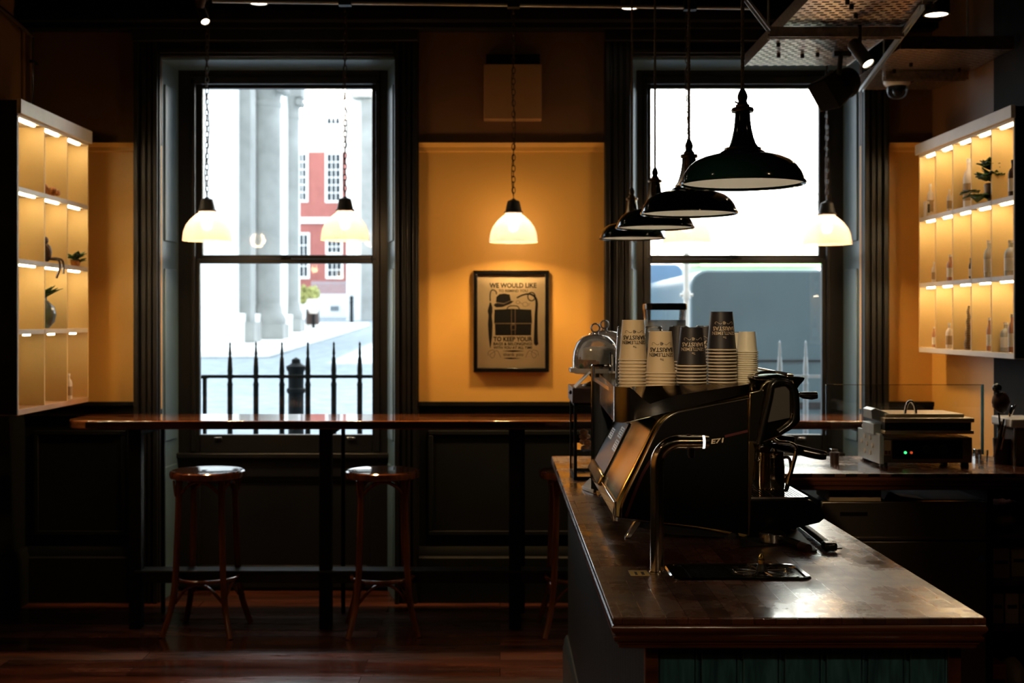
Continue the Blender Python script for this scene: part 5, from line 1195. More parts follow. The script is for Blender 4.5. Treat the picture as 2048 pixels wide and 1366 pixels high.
# ================================================================== OTHER THINGS ON THE COUNTERS
# grinder behind the machine
D = 4.62; x = PX(1329, D)
t = thing('coffee_grinder', 'coffee grinder with a clear hopper and black lid behind the cup stacks', 'grinder', (x, D, CZ))
s = D / F
bm = B(); prism(bm, rrect(x - .065, x + .065, D - .08, D + .12, .03), CZ, PZ(715, D), 'z'); prism(bm, rrect(x - .04, x + .04, D - .13, D - .05, .01), CZ, CZ + .1, 'z'); obj('body', bm, 'white', t, bev=.004)
bm = B(); lathe(bm, [(.055, PZ(715, D)), (.060, PZ(690, D)), (.078, PZ(662, D)), (.078, PZ(640, D)), (.07, PZ(640, D)), (.05, PZ(700, D))], (x, D, 0), 28); obj('collar', bm, 'frosted', t)
bm = B(); 
for o_, w_ in ((0, 1), (.004, -1)):
    a = rrect(x - .07 + o_, x + .07 - o_, D - .07 + o_, D + .07 - o_, .025); A = [bm.verts.new((p[0], p[1], PZ(645, D))) for p in a]; C_ = [bm.verts.new((p[0] + (p[0] - x) * .06, p[1] + (p[1] - D) * .06, PZ(618, D))) for p in a]
    for i in range(len(A)): bm.faces.new([A[i], A[(i + 1) % len(A)], C_[(i + 1) % len(A)], C_[i]])
obj('hopper', bm, 'clear', t)
bm = B(); prism(bm, rrect(x - .076, x + .076, D - .076, D + .076, .028), PZ(620, D), PZ(607, D), 'z'); obj('lid', bm, 'blackgloss', t, bev=.004)

# tall lid tube left of the machine
D = 4.135; x = PX(1204, D); zb, zt = CZ, PZ(731, D)
t = thing('lid_tube', 'tall dark cylinder with a clear rimmed top left of the espresso machine', 'dispenser', (x, D, zb))
bm = B(); lathe(bm, [(0, 0), (.033, 0), (.033, PZ(762, D) - zb), (0, PZ(762, D) - zb)], (x, D, zb), 32); obj('cylinder', bm, 'tubegrey', t, bev=.001)
bm = B(); lathe(bm, [(.035, .01), (.035, zt - zb), (.032, zt - zb), (.032, .01)], (x, D, zb), 32); obj('clear_sleeve', bm, 'clear', t)
bm = B(); lathe(bm, [(.035, zt - zb - .004), (.0375, zt - zb), (.035, zt - zb + .003), (.032, zt - zb)], (x, D, zb), 32); obj('rim', bm, 'chrome', t); bm = B(); lathe(bm, [(.0355, .0), (.037, .0), (.037, .01), (.0355, .01)], (x, D, zb), 32); obj('base_ring', bm, 'chrome', t)
bm = B(); tube(bm, [(x - .034, D - .012, zb + .01), (x - .034, D - .012, zt)], .003, 8); obj('rod', bm, 'chrome', t)
# small card holder pieces next to machine rail
t = thing('stir_stick_pot', 'pot of black and white stirrers tucked behind the machine rail at left', 'pot', (PX(1232, 4.15), 4.15, CZ))
xx = PX(1235, 4.15); bm = B(); lathe(bm, [(0, 0), (.03, 0), (.03, PZ(742, 4.15) - CZ), (.026, PZ(742, 4.15) - CZ), (.026, .01), (0, .01)], (xx, 4.15, CZ), 24); obj('pot', bm, 'white', t)
for k in range(6):
    bm = B(); a = -.02 + .006 * k; tube(bm, [(xx + a, 4.14 + .003 * k, CZ + .1), (xx + a * 1.15 - .002, 4.14 + .003 * k, PZ(704 + (k % 3) * 5, 4.15))], .0028, 6); obj('stirrer', bm, 'blackmatt' if k % 2 == 0 else 'white', t)

# glass and dark metal cabinet, wooden caddy on it, cake domes on stands
D = 4.45; x0, x1 = PX(1148, D), PX(1236, D); zt = PZ(806, D)
t = thing('display_case', 'small glass display case with a black frame and pastries inside', 'display case', ((x0 + x1) / 2, D + .1, CZ))
bm = B(); q = .011
for a in (x0, x1 - q):
    for y in (D, D + .26): box(bm, a, a + q, y, y + q, CZ, zt)
for z in (CZ, zt - q): box(bm, x0, x1, D, D + q, z, z + q); box(bm, x0, x1, D + .26, D + .26 + q, z, z + q); box(bm, x0, x0 + q, D, D + .27, z, z + q); box(bm, x1 - q, x1, D, D + .27, z, z + q)
obj('frame', bm, 'black', t, bev=.001)
bm = B(); box(bm, x0 + q, x1 - q, D + .003, D + .006, CZ + q, zt - q); obj('glass_front', bm, 'clear', t)
bm = B(); box(bm, x0 + .003, x0 + .006, D + q, D + .26, CZ + q, zt - q); obj('glass_side', bm, 'clear', t)
bm = B(); box(bm, x0 + .004, x1 - .004, D + .01, D + .26, (CZ + zt) / 2 - .035, (CZ + zt) / 2 - .03); obj('shelf', bm, 'chrome', t)
bm = B(); box(bm, x0 - .006, x1 + .004, D - .01, D + .28, zt, PZ(776, D)); obj('wooden_top', bm, 'darkbrown', t, bev=.002)
bm = B(); lathe(bm, [(0, 0), (.006, 0), (.008, .006), (0, .012)], (0, 0, 0), 12)
for v in bm.verts: v.co = Vector((x0 - .006 - v.co.z, D + .05 + v.co.x, PZ(786, D) + v.co.y))
obj('knob', bm, 'chain', t)
for k in range(7):
    px_, py_ = 1168 + (k % 2) * 8 + random.uniform(-3, 3), 900 - (k // 2) * 11
    tt = thing('pastry', 'golden pastry in the glass display case beside the tall cylinder', 'pastry', (PX(px_, D), D + .06, PZ(py_ + 6, D)), 'pastries in the glass display case')
    bm = B(); ball(bm, (PX(px_, D + .06), D + .06 + (k % 3) * .02, PZ(py_, D)), .014, (1.2, 1, .8), 12); 
    for v in bm.verts: v.co += Vector((random.uniform(-1, 1), random.uniform(-1, 1), random.uniform(-1, 1))) * .0016
    obj('crust', bm, 'pastry', tt)
t = thing('menu_card', 'white card leaning at a slant on the wooden top of the display case', 'card', (PX(1165, 4.4), 4.42, PZ(776, 4.45)))
bm = B(); a = Vector((PX(1153, 4.4), 0, PZ(777, 4.45) + .001)); b_ = Vector((PX(1184, 4.4), 0, PZ(746, 4.4))); n_ = (b_ - a).normalized(); n_ = Vector((-n_.z, 0, n_.x)) * .0025
vs = [bm.verts.new((p.x, y, p.z)) for y in (4.44, 4.56) for p in (a, b_, b_ + n_, a + n_)]
for q in ((0, 1, 2, 3), (7, 6, 5, 4), (0, 4, 5, 1), (1, 5, 6, 2), (2, 6, 7, 3), (3, 7, 4, 0)): bm.faces.new([vs[i] for i in q])
obj('card', bm, 'labelw', t)
def dome(px, D, w, ytop, ybase, lab, cake, zs=CZ):
    x = PX(px, D); zb = PZ(ybase, D); zt = PZ(ytop, D); R = w / 2; h = zt - zb
    t = thing('cake_stand', lab.replace('glass dome', 'pale cake stand'), 'cake stand', (x, D, zs)); hh = zb - zs - .016
    bm = B(); lathe(bm, [(0, 0), (.05, 0), (.046, hh * .15), (.014, hh * .4), (.012, hh * .6), (.03, hh), (0, hh)], (x, D, zs), 28); obj('pedestal', bm, 'chain', t)
    bm = B(); lathe(bm, [(0, -.016), (R * .7, -.016), (R * 1.12, -.012), (R * 1.16, -.002), (R * 1.16, .004), (R * 1.1, .001), (R * 1.05, 0), (0, 0)], (x, D, zb), 40); obj('plate', bm, 'glassy', t)
    t = thing('cake_dome', lab, 'dome', (x, D, zb), 'glass cake domes')
    prof = [(R, .002), (R * .99, h * .3), (R * .95, h * .52), (R * .82, h * .75), (R * .58, h * .92), (R * .3, h * .985), (0, h)]
    bm = B(); lathe(bm, prof, (x, D, zb), 48); lathe(bm, [(max(0, r - .003), z - .003 if z > .01 else z) for r, z in prof], (x, D, zb), 48); obj('dome', bm, 'domeglass', t)
    bm = B(); ball(bm, (x, D, zb + h + .022), .019, seg=20); tube(bm, [(x, D, zb + h - .004), (x, D, zb + h + .010)], [.013, .009], 14); obj('knob', bm, 'domeglass', t)
    cake(x, D, zb)
def cake1(x, D, z):
    t = thing('layer_cake', 'frosted cake with fruit under the nearer glass dome', 'cake', (x, D, z))
    bm = B(); lathe(bm, [(0, .001), (.06, .001), (.061, .035), (0, .035)], (x - .005, D, z), 28); obj('sponge', bm, 'cake', t)
    bm = B(); lathe(bm, [(.0615, .02), (.064, .04), (.06, .072), (.03, .08), (0, .08)], (x + .012, D, z), 28)
    for v in bm.verts: v.co += Vector((random.uniform(-1, 1), random.uniform(-1, 1), random.uniform(-1, 1))) * .003
    obj('frosting', bm, 'icing', t)
    for k in range(7): bm = B(); ball(bm, (x - .055 + .012 * k, D - .055, z + .012 + .006 * (k % 3)), .010, seg=10); obj('fruit', bm, 'pastry' if k % 3 else 'leaf', t)
def cake2(x, D, z):
    t = thing('layer_cake', 'dark cake under the farther glass dome', 'cake', (x, D, z))
    bm = B(); lathe(bm, [(0, .001), (.07, .001), (.07, .05), (0, .05)], (x, D, z), 28); obj('sponge', bm, 'cake', t)
dome(1191, 4.6, .170, 668, 738, 'nearer glass dome over a frosted cake, left of the cup stacks', cake1, PZ(776, 4.45))
dome(1209, 5.02, .215, 660, 741, 'farther and larger glass dome rising behind the nearer one', cake2)
# white notebook on the counter edge
t = thing('white_notepad', 'small white notepad lying on the counter left of the espresso machine', 'notepad', (PX(1182, 4.2), 4.25, CZ))
bm = B(); prism(bm, [(PX(1163, 4.22), 4.2), (PX(1187, 4.1), 4.1), (PX(1200, 4.2), 4.3), (PX(1180, 4.42), 4.42)], CZ + .001, CZ + .012, 'z'); obj('cover', bm, 'labelw', t, bev=.001)

# ---- small tools under the front of the machine
D = 3.18
t = thing('spare_portafilter', 'spare steel portafilter with a brown-tipped handle lying under the drip tray', 'portafilter', (PX(1545, D), D, CZ))
bm = B(); lathe(bm, [(0, 0), (.026, 0), (.034, .008), (.035, .028), (.031, .031), (0, .024)], (PX(1545, D), D, CZ), 32); obj('basket', bm, 'chrome', t)
a = Vector((PX(1563, D), D - .02, CZ + .018)); e = Vector((PX(1600, 3.1), 3.09, CZ + .012))
bm = B(); tube(bm, [a, a.lerp(e, .5), e], [.006, .010, .011], 12); obj('handle', bm, 'blackgloss', t)
bm = B(); e2 = e + (e - a).normalized() * .03; tube(bm, [e, e2], [.0115, .0115], 12); obj('handle_tip', bm, 'darkbrown', t)
t = thing('bar_brush', 'long black brush lying diagonally on the counter right of the machine', 'brush', (PX(1635, 3.2), 3.2, CZ))
p0, p1 = Vector((PX(1590, 3.5), 3.50, CZ + .013)), Vector((PX(1652, 3.12), 3.10, CZ + .012))
bm = B(); d_ = (p1 - p0).normalized(); s_ = Vector((d_.y, -d_.x, 0))
boxm(bm, .018, (p1 - p0).length, .014, Matrix.Translation((p0 + p1) / 2) @ Matrix((s_, d_, Vector((0, 0, 1)))).transposed().to_4x4()); obj('handle', bm, 'blackmatt', t, bev=.004)
bm = B(); boxm(bm, .034, .04, .02, Matrix.Translation(p1 + d_ * .012) @ Matrix((s_, d_, Vector((0, 0, 1)))).transposed().to_4x4()); obj('brush_head', bm, 'blackgloss', t, bev=.006)
bm = B(); tube(bm, [p1 + d_ * .02 + Vector((0, 0, -.006)), p1 + d_ * .02 + Vector((.028, -.004, -.004))], .002, 6); obj('bristle_wire', bm, 'blackmatt', t)
t = thing('bar_mat', 'flat dark rubber mat with a pale edge beside the long brush', 'mat', (PX(1600, 3.2), 3.25, CZ))
bm = B(); prism(bm, [(PX(1480, 3.12), 3.12), (PX(1570, 3.16), 3.16), (PX(1628, 3.06), 3.06), (PX(1634, 3.08), 3.08), (PX(1580, 3.5), 3.5), (PX(1480, 3.5), 3.5)], CZ + .0005, CZ + .004, 'z'); obj('mat', bm, 'blackmatt', t)
t = thing('steel_tamper', 'small steel tamper standing behind the spare portafilter', 'tamper', (PX(1572, 3.36), 3.36, CZ))
bm = B(); lathe(bm, [(0, .004), (.028, .004), (.028, .014), (.01, .02), (0, .02)], (PX(1572, 3.36), 3.36, CZ), 24); obj('foot', bm, 'chrome', t)
bm = B(); lathe(bm, [(.008, .02), (.012, .028), (.013, .045), (0, .05)], (PX(1572, 3.36), 3.36, CZ), 20); obj('handle', bm, 'blackgloss', t)

# ---- contact grill on the back counter
D = 4.84; gx0, gx1 = PX(1765, D), PX(1945, D); gy0, gy1 = D, 5.14
t = thing('contact_grill', 'steel contact grill with a perforated daylight-tinted side and arched handle on the back counter', 'grill', ((gx0 + gx1) / 2, 5.0, CZ))
def gz(py): return PZ(py, D)
bm = B(); box(bm, gx0, gx1, gy0, gy1, gz(926), gz(875)); obj('base_body', bm, 'dsteel', t, bev=.004)
bm = B(); box(bm, PX(1784, D), PX(1925, D), gy0 - .003, gy0, gz(918), gz(880)); fp = obj('control_panel', bm, 'blackgloss', t, bev=.002)
for px in (1853, 1885): bm = B(); tube(bm, [(PX(px, D), gy0 - .003, gz(899)), (PX(px, D), gy0 - .02, gz(899))], .017, 24); box(bm, PX(px, D) - .003, PX(px, D) + .003, gy0 - .024, gy0 - .02, gz(899) - .014, gz(899) + .014); obj('dial', bm, 'blackmatt', fp)
for px, m in ((1810, 'greenled'), (1822, 'redled')): bm = B(); tube(bm, [(PX(px, D), gy0 - .003, gz(905)), (PX(px, D), gy0 - .007, gz(905))], .0048, 14); obj('indicator_lamp', bm, m, fp)
bm = B(); box(bm, PX(1768, D), PX(1782, D), gy0 - .002, gy0, gz(910), gz(880)); obj('warning_label', bm, 'card', t)
bm = B(); box(bm, PX(1769, D), PX(1775, D), gy0 - .003, gy0 - .002, gz(909), gz(901)); box(bm, PX(1776, D), PX(1781, D), gy0 - .003, gy0 - .002, gz(909), gz(901)); obj('warning_mark', bm, 'red', t)
sx = PX(1727, 5.05)                                                   # perforated side plate, splayed out to the left
bm = B(); prism(bm, [(gx0 - .0, gy0 - .004), (gx0 + .004, gy0 - .004), (gx0 + .004, gy1), (gx0, gy1)], gz(928), gz(872), 'z')
prism(bm, [(gx0 - .012, gy0 - .003), (gx0 - .012, 5.13), (gx0 - .001, 5.13), (gx0 - .001, gy0 - .003)], gz(928), gz(868), 'z'); obj('side_plate', bm, 'grillside', t, bev=.001)
for i, (u, v) in enumerate(((.35, .18), (.6, .18), (.2, .45), (.45, .5), (.7, .5), (.35, .85), (.6, .85))):
    p = Vector((gx0 - .012, gy0 - .002, 0)).lerp(Vector((gx0 - .012, 5.13, 0)), 1 - u); z = gz(872 + v * 46); nrm = Vector((-1, 0, 0))
    bm = B(); tube(bm, [Vector((p.x, p.y, z)) + nrm * -.001, Vector((p.x, p.y, z)) + nrm * .004], .0095, 14); obj('vent_stud', bm, 'white', t)
bm = B(); box(bm, gx0 + .006, gx1 + .004, gy0 - .006, gy1, gz(868), gz(861)); obj('lower_plate', bm, 'platewarm', t, bev=.003)
bm = B(); box(bm, gx0 + .01, gx1 - .004, gy0 + .004, gy1 - .01, gz(861), gz(845)); obj('cooking_gap', bm, 'blackmatt', t)
bm = B(); prism(bm, [(gx0 + .006, gy0 - .006), (gx1 + .006, gy0 - .006), (gx1 + .006, gy0 + .14), (gx1 - .03, gy1 - .02), (gx0 + .006, gy1 - .02)], gz(845), gz(836), 'z'); obj('upper_plate', bm, 'platewarm', t, bev=.003)
bm = B(); prism(bm, [(gx0 + .02, gy0 + .03), (gx1 - .02, gy0 + .03), (gx1 - .03, gy1 - .06), (gx0 + .02, gy1 - .06)], gz(836), gz(829), 'z'); obj('lid_pan', bm, 'platewarm', t, bev=.003)
bm = B(); prism(bm, [(PX(1730, 4.97), gz(822)), (PX(1738, 4.97), gz(818)), (PX(1766, 4.97), gz(829)), (PX(1776, 4.97), gz(846)), (PX(1772, 4.97), gz(851)), (PX(1760, 4.97), gz(848)), (PX(1732, 4.97), gz(840))], gy0 + .05, gy0 + .16, 'y'); obj('hinge_bracket', bm, 'grillside', t, bev=.002)
bm = B(); prism(bm, [(gx0 - .02, gz(850)), (gx0 + .01, gz(850)), (gx0 + .01, gz(872)), (gx0 - .02, gz(872))], gy0 + .05, gy0 + .2, 'y'); obj('spring_housing', bm, 'grillside', t, bev=.002)
bm = B(); hx = PX(1821, D + .05); tube(bm, [(hx + .021 * math.cos(a), D + .05 + .0 * k, gz(829) + (.048 * math.sin(a))) for k, a in enumerate([PI * q / 14 for q in range(15)])], .0055, 12); obj('handle', bm, 'chrome', t)
for px in (1772, 1935):
    for y in (gy0 + .03, gy1 - .04): bm = B(); lathe(bm, [(0, 0), (.016, 0), (.014, gz(926) - CZ), (0, gz(926) - CZ)], (PX(px, D), y, CZ), 16); obj('foot', bm, 'blackmatt', t)
# acrylic screen behind the grill
D = 5.19; t = thing('glass_screen', 'clear upright glass screen behind the contact grill with a bright blue edge', 'screen', (PX(1810, D), D, CZ))
bm = B(); box(bm, PX(1652, D), PX(1963, D), D, D + .008, CZ + .012, PZ(770, D)); obj('glass_sheet', bm, 'screen', t)
bm = B(); box(bm, PX(1963, D), PX(1968, D), D, D + .008, CZ + .012, PZ(769, D)); obj('right_edge', bm, 'screenedge', t)
bm = B(); box(bm, PX(1652, D), PX(1963, D), D, D + .008, PZ(770, D), PZ(769, D)); obj('top_edge', bm, 'brass', t)
for px in (1668, 1955): bm = B(); box(bm, PX(px, D) - .014, PX(px, D) + .014, D - .012, D + .02, CZ, CZ + .035); obj('clamp', bm, 'chrome', t, bev=.002)
# small brown cup right of the portafilter handle, white box, utensil holder, knife block
D = 4.95; t = thing('brown_cup', 'small brown beaker on the back counter behind the portafilter handle', 'cup', (PX(1668, D), D, CZ))
bm = B(); lathe(bm, [(0, 0), (.017, 0), (.019, .046), (.016, .046), (.015, .004), (0, .004)], (PX(1669, D), D, CZ), 20); obj('cup', bm, 'darkbrown', t)
D = 5.06; t = thing('glass_beaker', 'clear glass beaker just right of the contact grill', 'glass', (PX(1957, D), D, CZ))
bm = B(); lathe(bm, [(.018, 0), (.02, .05), (.018, .05), (.016, .003), (0, .003)], (PX(1955, D), D - .06, CZ), 20); obj('bowl', bm, 'clear', t)
D = 4.92; t = thing('utensil_pot', 'dark pot of kitchen utensils near the right end of the back counter', 'utensil pot', (PX(2012, D), D, CZ))
bm = B(); lathe(bm, [(0, 0), (.034, 0), (.038, .10), (.035, .10), (.032, .004), (0, .004)], (PX(2016, D), D + .05, CZ), 24); obj('pot', bm, 'darkbrown', t)
bm = B(); ball(bm, (PX(2002, D), D, PZ(805, D)), .04, (.85, .6, 1.05), 20)
for v in bm.verts: v.co += Vector((random.uniform(-1, 1), random.uniform(-1, 1), random.uniform(-1, 1))) * .003
obj('brush_head', bm, 'darkbrown', t)
bm = B(); ball(bm, (PX(1994, D), D, PZ(776, D)), .018, seg=16); obj('ladle_bowl', bm, 'blackgloss', t)
for a, b_, m in (((1994, 780), (2008, 900), 'blackgloss'), ((2004, 842), (1992, 915), 'chrome'), ((2008, 838), (1998, 912), 'blackgloss'), ((2012, 850), (2006, 900), 'chrome')):
    bm = B(); tube(bm, [(PX(a[0], D), D, PZ(a[1], D)), (PX(b_[0], D), D + .02, max(CZ + .005, PZ(b_[1], D)))], .004, 8); obj('utensil_handle', bm, m, t)
D = 4.86; t = thing('worktop_stand', 'white-topped steel stand cut off by the right edge of the photo', 'stand', (PX(2050, D), D, CZ))
bm = B(); box(bm, PX(2023, D), PX(2090, D), D, D + .2, PZ(856, D), PZ(838, D)); obj('top_board', bm, 'white', t, bev=.005)
for px in (2034, 2080):
    for y in (D + .02, D + .18): bm = B(); tube(bm, [(PX(px, D), y, CZ), (PX(px, D), y, PZ(856, D))], .005, 10); obj('leg', bm, 'chrome', t)
bm = B(); box(bm, PX(2038, D), PX(2085, D), D + .03, D + .17, CZ, PZ(862, D)); obj('drawer_box', bm, 'kraft', t, bev=.003)
t = thing('metal_tongs', 'small metal tongs lying on the white-topped stand at the right edge', 'tongs', (PX(2034, D), D + .05, PZ(838, D)))
bm = B(); tube(bm, smoothpath([(PX(2028, D), D + .04, PZ(838, D) + .006), (PX(2030, D), D + .04, PZ(822, D)), (PX(2036, D), D + .05, PZ(815, D))], 4), .005, 8); tube(bm, smoothpath([(PX(2034, D), D + .06, PZ(838, D) + .006), (PX(2038, D), D + .06, PZ(824, D)), (PX(2044, D), D + .06, PZ(812, D))], 4), .004, 8); obj('arm', bm, 'chrome', t)

# ================================================================== THINGS ON THE LIT SHELVES
def bottle(name, lab, cat, x, y, z, r, h, m, neck=.35, cap='white', group=None):
    t = thing(name, lab, cat, (x, y, z), group)
    bm = B(); lathe(bm, [(0, .001), (r * .95, .001), (r, .008), (r, h * .62), (r * .8, h * .72), (r * neck, h * .8), (r * neck, h * .93), (0, h * .93)], (x, y, z), 20); obj('bottle_body', bm, m, t)
    bm = B(); lathe(bm, [(r * neck * 1.15, h * .92), (r * neck * 1.15, h), (0, h)], (x, y, z), 14); obj('cap', bm, cap, t)
    bm = B(); lathe(bm, [(r * 1.01, h * .15), (r * 1.01, h * .5)], (x, y, z), 20); obj('label', bm, 'labelw' if m != 'ceramic' else 'card', t)
X_ = LX - .04
# left unit
z = lzs[3] + .011; t = thing('small_figurine', 'small reddish ornament in the middle cell of the top row, left shelf', 'ornament', (X_, 6.0, z))
bm = B(); ball(bm, (X_ + .03, 6.0, z + .022), .022, (1.2, 1, 1), 14); ball(bm, (X_ - .0, 5.98, z + .03), .02, (1, 1, 1.4), 14); ball(bm, (X_ + .055, 6.0, z + .015), .015, seg=12); obj('body', bm, 'pastry', t)
z = lzs[2] + .011; t = thing('monkey_figurine', 'dark sitting figurine with dangling legs on the left shelf', 'figurine', (X_, 5.97, z))
X2 = LX - .05; XM = LX - .035
bm = B(); ball(bm, (XM, 6.0, z + .05), .026, (.9, .8, 1.7), 16); ball(bm, (XM - .012, 6.0, z + .108), .019, (1, 1, 1.1), 14)
tube(bm, smoothpath([(XM, 6.0, z + .02), (XM + .03, 6.0, z + .018), (XM + .058, 6.0, z + .012), (XM + .062, 6.0, z - .02), (XM + .050, 6.0, z - .06), (XM + .046, 6.0, z - .072)], 4), .0055, 8)
tube(bm, smoothpath([(XM + .01, 6.02, z + .022), (XM + .035, 6.03, z + .024), (XM + .066, 6.03, z + .01), (XM + .070, 6.03, z - .05)], 4), .0055, 8); tube(bm, smoothpath([(XM, 5.98, z + .085), (XM + .02, 5.98, z + .06), (XM + .022, 5.98, z + .03)], 4), .0055, 8)
obj('body', bm, 'darkbrown', t)
def leafy(bm, c, n, l, w, spread=1.0, up=.6):
    for k in range(n):
        a = 2 * PI * k / n + random.uniform(-.3, .3); d = Vector((math.cos(a) * spread, math.sin(a) * spread, random.uniform(.2, 1) * up + .1)).normalized() * l * random.uniform(.6, 1.1)
        s_ = d.cross(Vector((0, 0, 1))).normalized() * w; c = Vector(c); m1 = c + d * .5 + Vector((0, 0, l * .12)); e = c + d
        u_ = Vector((0, 0, .0015))
        A = [bm.verts.new(p + u_) for p in (c, m1 - s_, e, m1 + s_)]; C_ = [bm.verts.new(p - u_) for p in (c, m1 - s_, e, m1 + s_)]
        bm.faces.new(A); bm.faces.new(C_[::-1])
        for i in range(4): bm.faces.new([A[i], C_[i], C_[(i + 1) % 4], A[(i + 1) % 4]])
t = thing('potted_plant', 'small green succulent in the right cell of the second row, left shelf', 'plant', (X2, 6.27, z))
bm = B(); lathe(bm, [(0, 0), (.02, 0), (.026, .03), (0, .03)], (LX - .02, 6.36, z), 16); obj('pot', bm, 'pastry', t)
bm = B(); leafy(bm, (LX - .02, 6.36, z + .03), 16, .075, .016, 1, .7); leafy(bm, (LX + .0, 6.36, z + .02), 8, .05, .014, 1, .5); obj('leaves', bm, 'leaf', t, recalc=False)
z = lzs[1] + .011; t = thing('glass_vase', 'round green glass vase with leafy stems in the middle cell, left shelf', 'vase', (X2 + .0, 6.0, z))
bm = B(); pr = [(0, .002), (.03, .004), (.055, .035), (.062, .07), (.055, .105), (.03, .13), (.018, .14), (.018, .155)]; lathe(bm, pr, (LX - .05, 5.99, z), 32); lathe(bm, [(max(0, r - .004), zz_) for r, zz_ in pr], (LX - .05, 5.99, z), 32); obj('vase', bm, 'greenglass', t)
bm = B(); leafy(bm, (LX - .045, 5.99, z + .145), 18, .10, .013, .8, .9); obj('leaves', bm, 'leaf', t, recalc=False)
bottle('white_bottle', 'slim white bottle in the bottom right cell of the left shelf', 'bottle', LX - .03, 6.29, lzs[0] + .001, .017, .13, 'ceramic', .4)
# right unit (cells counted from the window, 1 = farthest)
def RY(px): return RX * F / (px - CX)
ZR = [rzs[0] + .002, rzs[1] + .011, rzs[2] + .011]
def rb(px, row, r, h, m, name, lab, cat, cap='white', neck=.35, dx=.035):
    x = RX + dx; y = x * F / (px - CX); bottle(name, lab, cat, x, y, ZR[row], r, h, m, neck, cap)
rb(1861, 2, .016, .17, 'ceramic', 'spirit_bottle', 'pale bottle in the first top-row cell, right shelf', 'bottle')
t = thing('black_label_tin', 'white tin with a black label in the first top-row cell, right shelf', 'tin', (RX + .02, RY(1858), ZR[2]))
x = RX + .03; y = x * F / (1858 - CX); bm = B(); box(bm, x - .022, x + .022, y - .02, y + .02, ZR[2], ZR[2] + .08); obj('tin', bm, 'ceramic', t, bev=.003); bm = B(); box(bm, x - .014, x + .014, y - .0215, y - .02, ZR[2] + .02, ZR[2] + .065); obj('label', bm, 'ink', t)
rb(1899, 2, .012, .11, 'ceramic', 'small_vial', 'tiny pale vial in the second top-row cell, right shelf', 'bottle', dx=.03)
rb(1938, 2, .026, .235, 'ceramic', 'spirit_bottle', 'tall white bottle in the third top-row cell, right shelf', 'bottle', dx=.05)
D = RY(1975); t = thing('trailing_plant', 'dark green trailing plant in a round pot on the top row of the right shelf', 'plant', (RX + .02, D, ZR[2]))
bm = B(); lathe(bm, [(0, 0), (.03, 0), (.045, .03), (.048, .075), (.042, .08), (0, .08)], (RX + .035, D - .0, ZR[2]), 20); obj('pot', bm, 'chain', t)
bm = B(); leafy(bm, (RX + .03, D, ZR[2] + .08), 60, .085, .022, .7, 1.0); leafy(bm, (RX + .01, D, ZR[2] + .14), 60, .065, .022, .8, .9); leafy(bm, (RX - .005, D, ZR[2] + .09), 50, .06, .022, .8, .6); leafy(bm, (RX - .03, D + .02, ZR[2] + .03), 12, .07, .03, .6, -.4); leafy(bm, (RX - .03, D + .12, ZR[2] + .05), 8, .06, .03, .6, -.2); obj('leaves', bm, 'leaf', t, recalc=False)
rb(2026, 2, .02, .16, 'darkbrown', 'dark_bottle', 'dark bottle in the nearest top-row cell, right shelf', 'bottle', 'blackmatt')
rb(1868, 1, .012, .105, 'ceramic', 'small_vial', 'small pale bottle in the first middle-row cell, right shelf', 'bottle')
rb(1901, 1, .018, .13, 'pastrypale', 'liqueur_bottle', 'amber labelled bottle in the second middle-row cell, right shelf', 'bottle')
rb(1941, 1, .008, .10, 'darkbrown', 'slim_bottle', 'slim dark bottle in the third middle-row cell, right shelf', 'bottle', 'blackmatt')
rb(1978, 1, .022, .17, 'clearb', 'spirit_bottle', 'clear bottle in the fourth middle-row cell, right shelf', 'bottle')
rb(2022, 1, .028, .155, 'clearb', 'spirit_bottle', 'stout clear bottle in the nearest middle-row cell, right shelf', 'bottle')
rb(1868, 0, .010, .105, 'pastrypale', 'small_vial', 'pinkish vial in the first bottom-row cell, right shelf', 'bottle')
rb(1899, 0, .018, .125, 'ceramic', 'liqueur_bottle', 'white bottle with a pale label in the second bottom-row cell, right shelf', 'bottle')
t = thing('spiral_candle', 'tall thin spiral ornament in the third bottom-row cell, right shelf', 'ornament', (RX + .03, 5.93, ZR[0]))
x = RX + .04; y = x * F / (1937 - CX); bm = B()
for k in range(26): lathe(bm, [(0, 0), (.020 - .0006 * k, .001), (.020 - .0006 * k, .006), (0, .0075)], (x + .002 * math.cos(k), y, ZR[0] + .008 * k), 12)
obj('twist', bm, 'darkbrown', t)
rb(1979, 0, .013, .15, 'pastrypale', 'slim_bottle', 'slim pink bottle in the fourth bottom-row cell, right shelf', 'bottle')
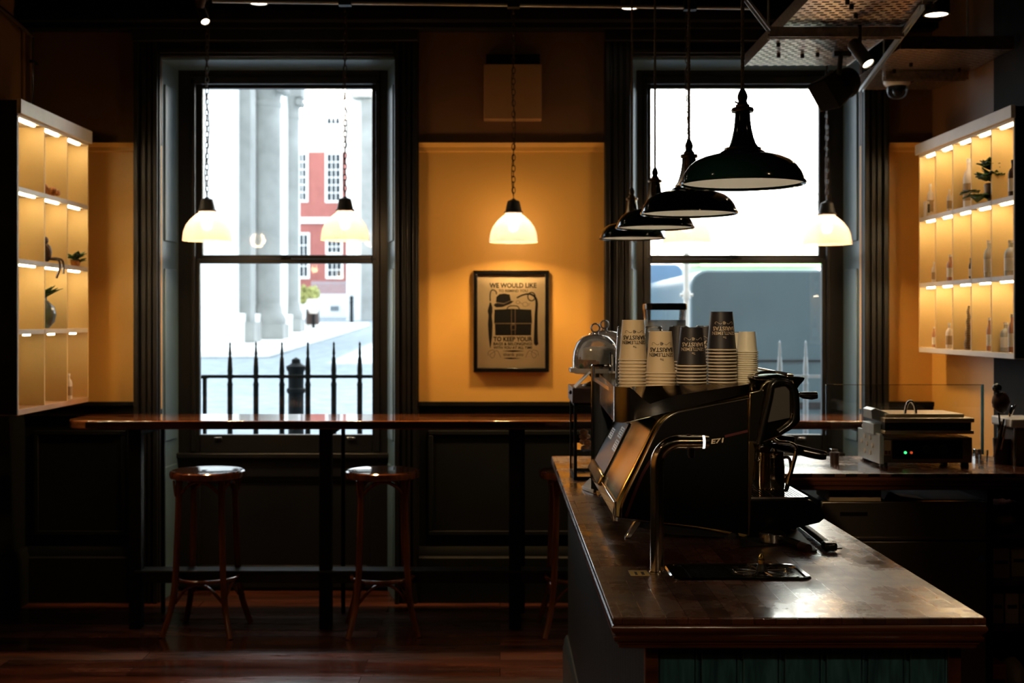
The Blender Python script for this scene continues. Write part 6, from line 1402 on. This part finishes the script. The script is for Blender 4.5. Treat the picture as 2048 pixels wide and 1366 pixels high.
rb(2012, 0, .024, .13, 'clearb', 'spirit_bottle', 'clear labelled bottle in the nearest bottom-row cell, right shelf', 'bottle', dx=.05)
rb(2024, 0, .016, .165, 'pastrypale', 'liqueur_bottle', 'taller bottle at the front edge of the nearest bottom cell, right shelf', 'bottle', dx=.02)
# ================================================================== CAMERA, LIGHT
cam = bpy.data.cameras.new('camera'); co = bpy.data.objects.new('camera', cam); COL.objects.link(co); SC.camera = co
co.location = (0, 0, H); co.rotation_euler = (PI / 2, 0, 0)
cam.sensor_width = 36; cam.sensor_fit = 'HORIZONTAL'; cam.lens = F * 36 / 2048; cam.clip_end = 400
cam.shift_x = (1024 - CX) / 2048; cam.shift_y = -(683 - CY) / 2048
cam.dof.use_dof = True; cam.dof.focus_distance = 3.25; cam.dof.aperture_fstop = 5.0
w = bpy.data.worlds.new('world'); SC.world = w; w.use_nodes = True; nt = w.node_tree; bg = nt.nodes['Background']
bg.inputs[0].default_value = (.82, .91, 1, 1); bg.inputs[1].default_value = SKY
light('sun', 'SUN', (0, -10, 30), SUN, (1, .93, .82), rot=(math.radians(75), 0, 0), angle=.01)
for a, b in (W1, W2):
    o = light('window_portal', 'AREA', ((a + b) / 2, YO + .03, 1.85), 1, (1, 1, 1), rot=(-PI / 2, 0, 0), shape='RECTANGLE', size=b - a, size_y=2.2); o.data.cycles.is_portal = True
for o in bpy.data.objects:
    if 'base' in o: del o['base']
SC.view_settings.view_transform = 'Standard'; SC.view_settings.look = 'None'; SC.view_settings.gamma = 1; SC.view_settings.use_curve_mapping = False
SC.view_settings.exposure = EXPO
c = SC.cycles; c.use_denoising = True; c.max_bounces = 10; c.diffuse_bounces = 4; c.glossy_bounces = 5; c.transmission_bounces = 8; c.transparent_max_bounces = 24; c.caustics_reflective = False; c.caustics_refractive = False; c.sample_clamp_indirect = 6; c.use_light_tree = True
try: c.denoiser = 'OPENIMAGEDENOISE'; c.denoising_input_passes = 'RGB_ALBEDO_NORMAL'
except Exception: pass
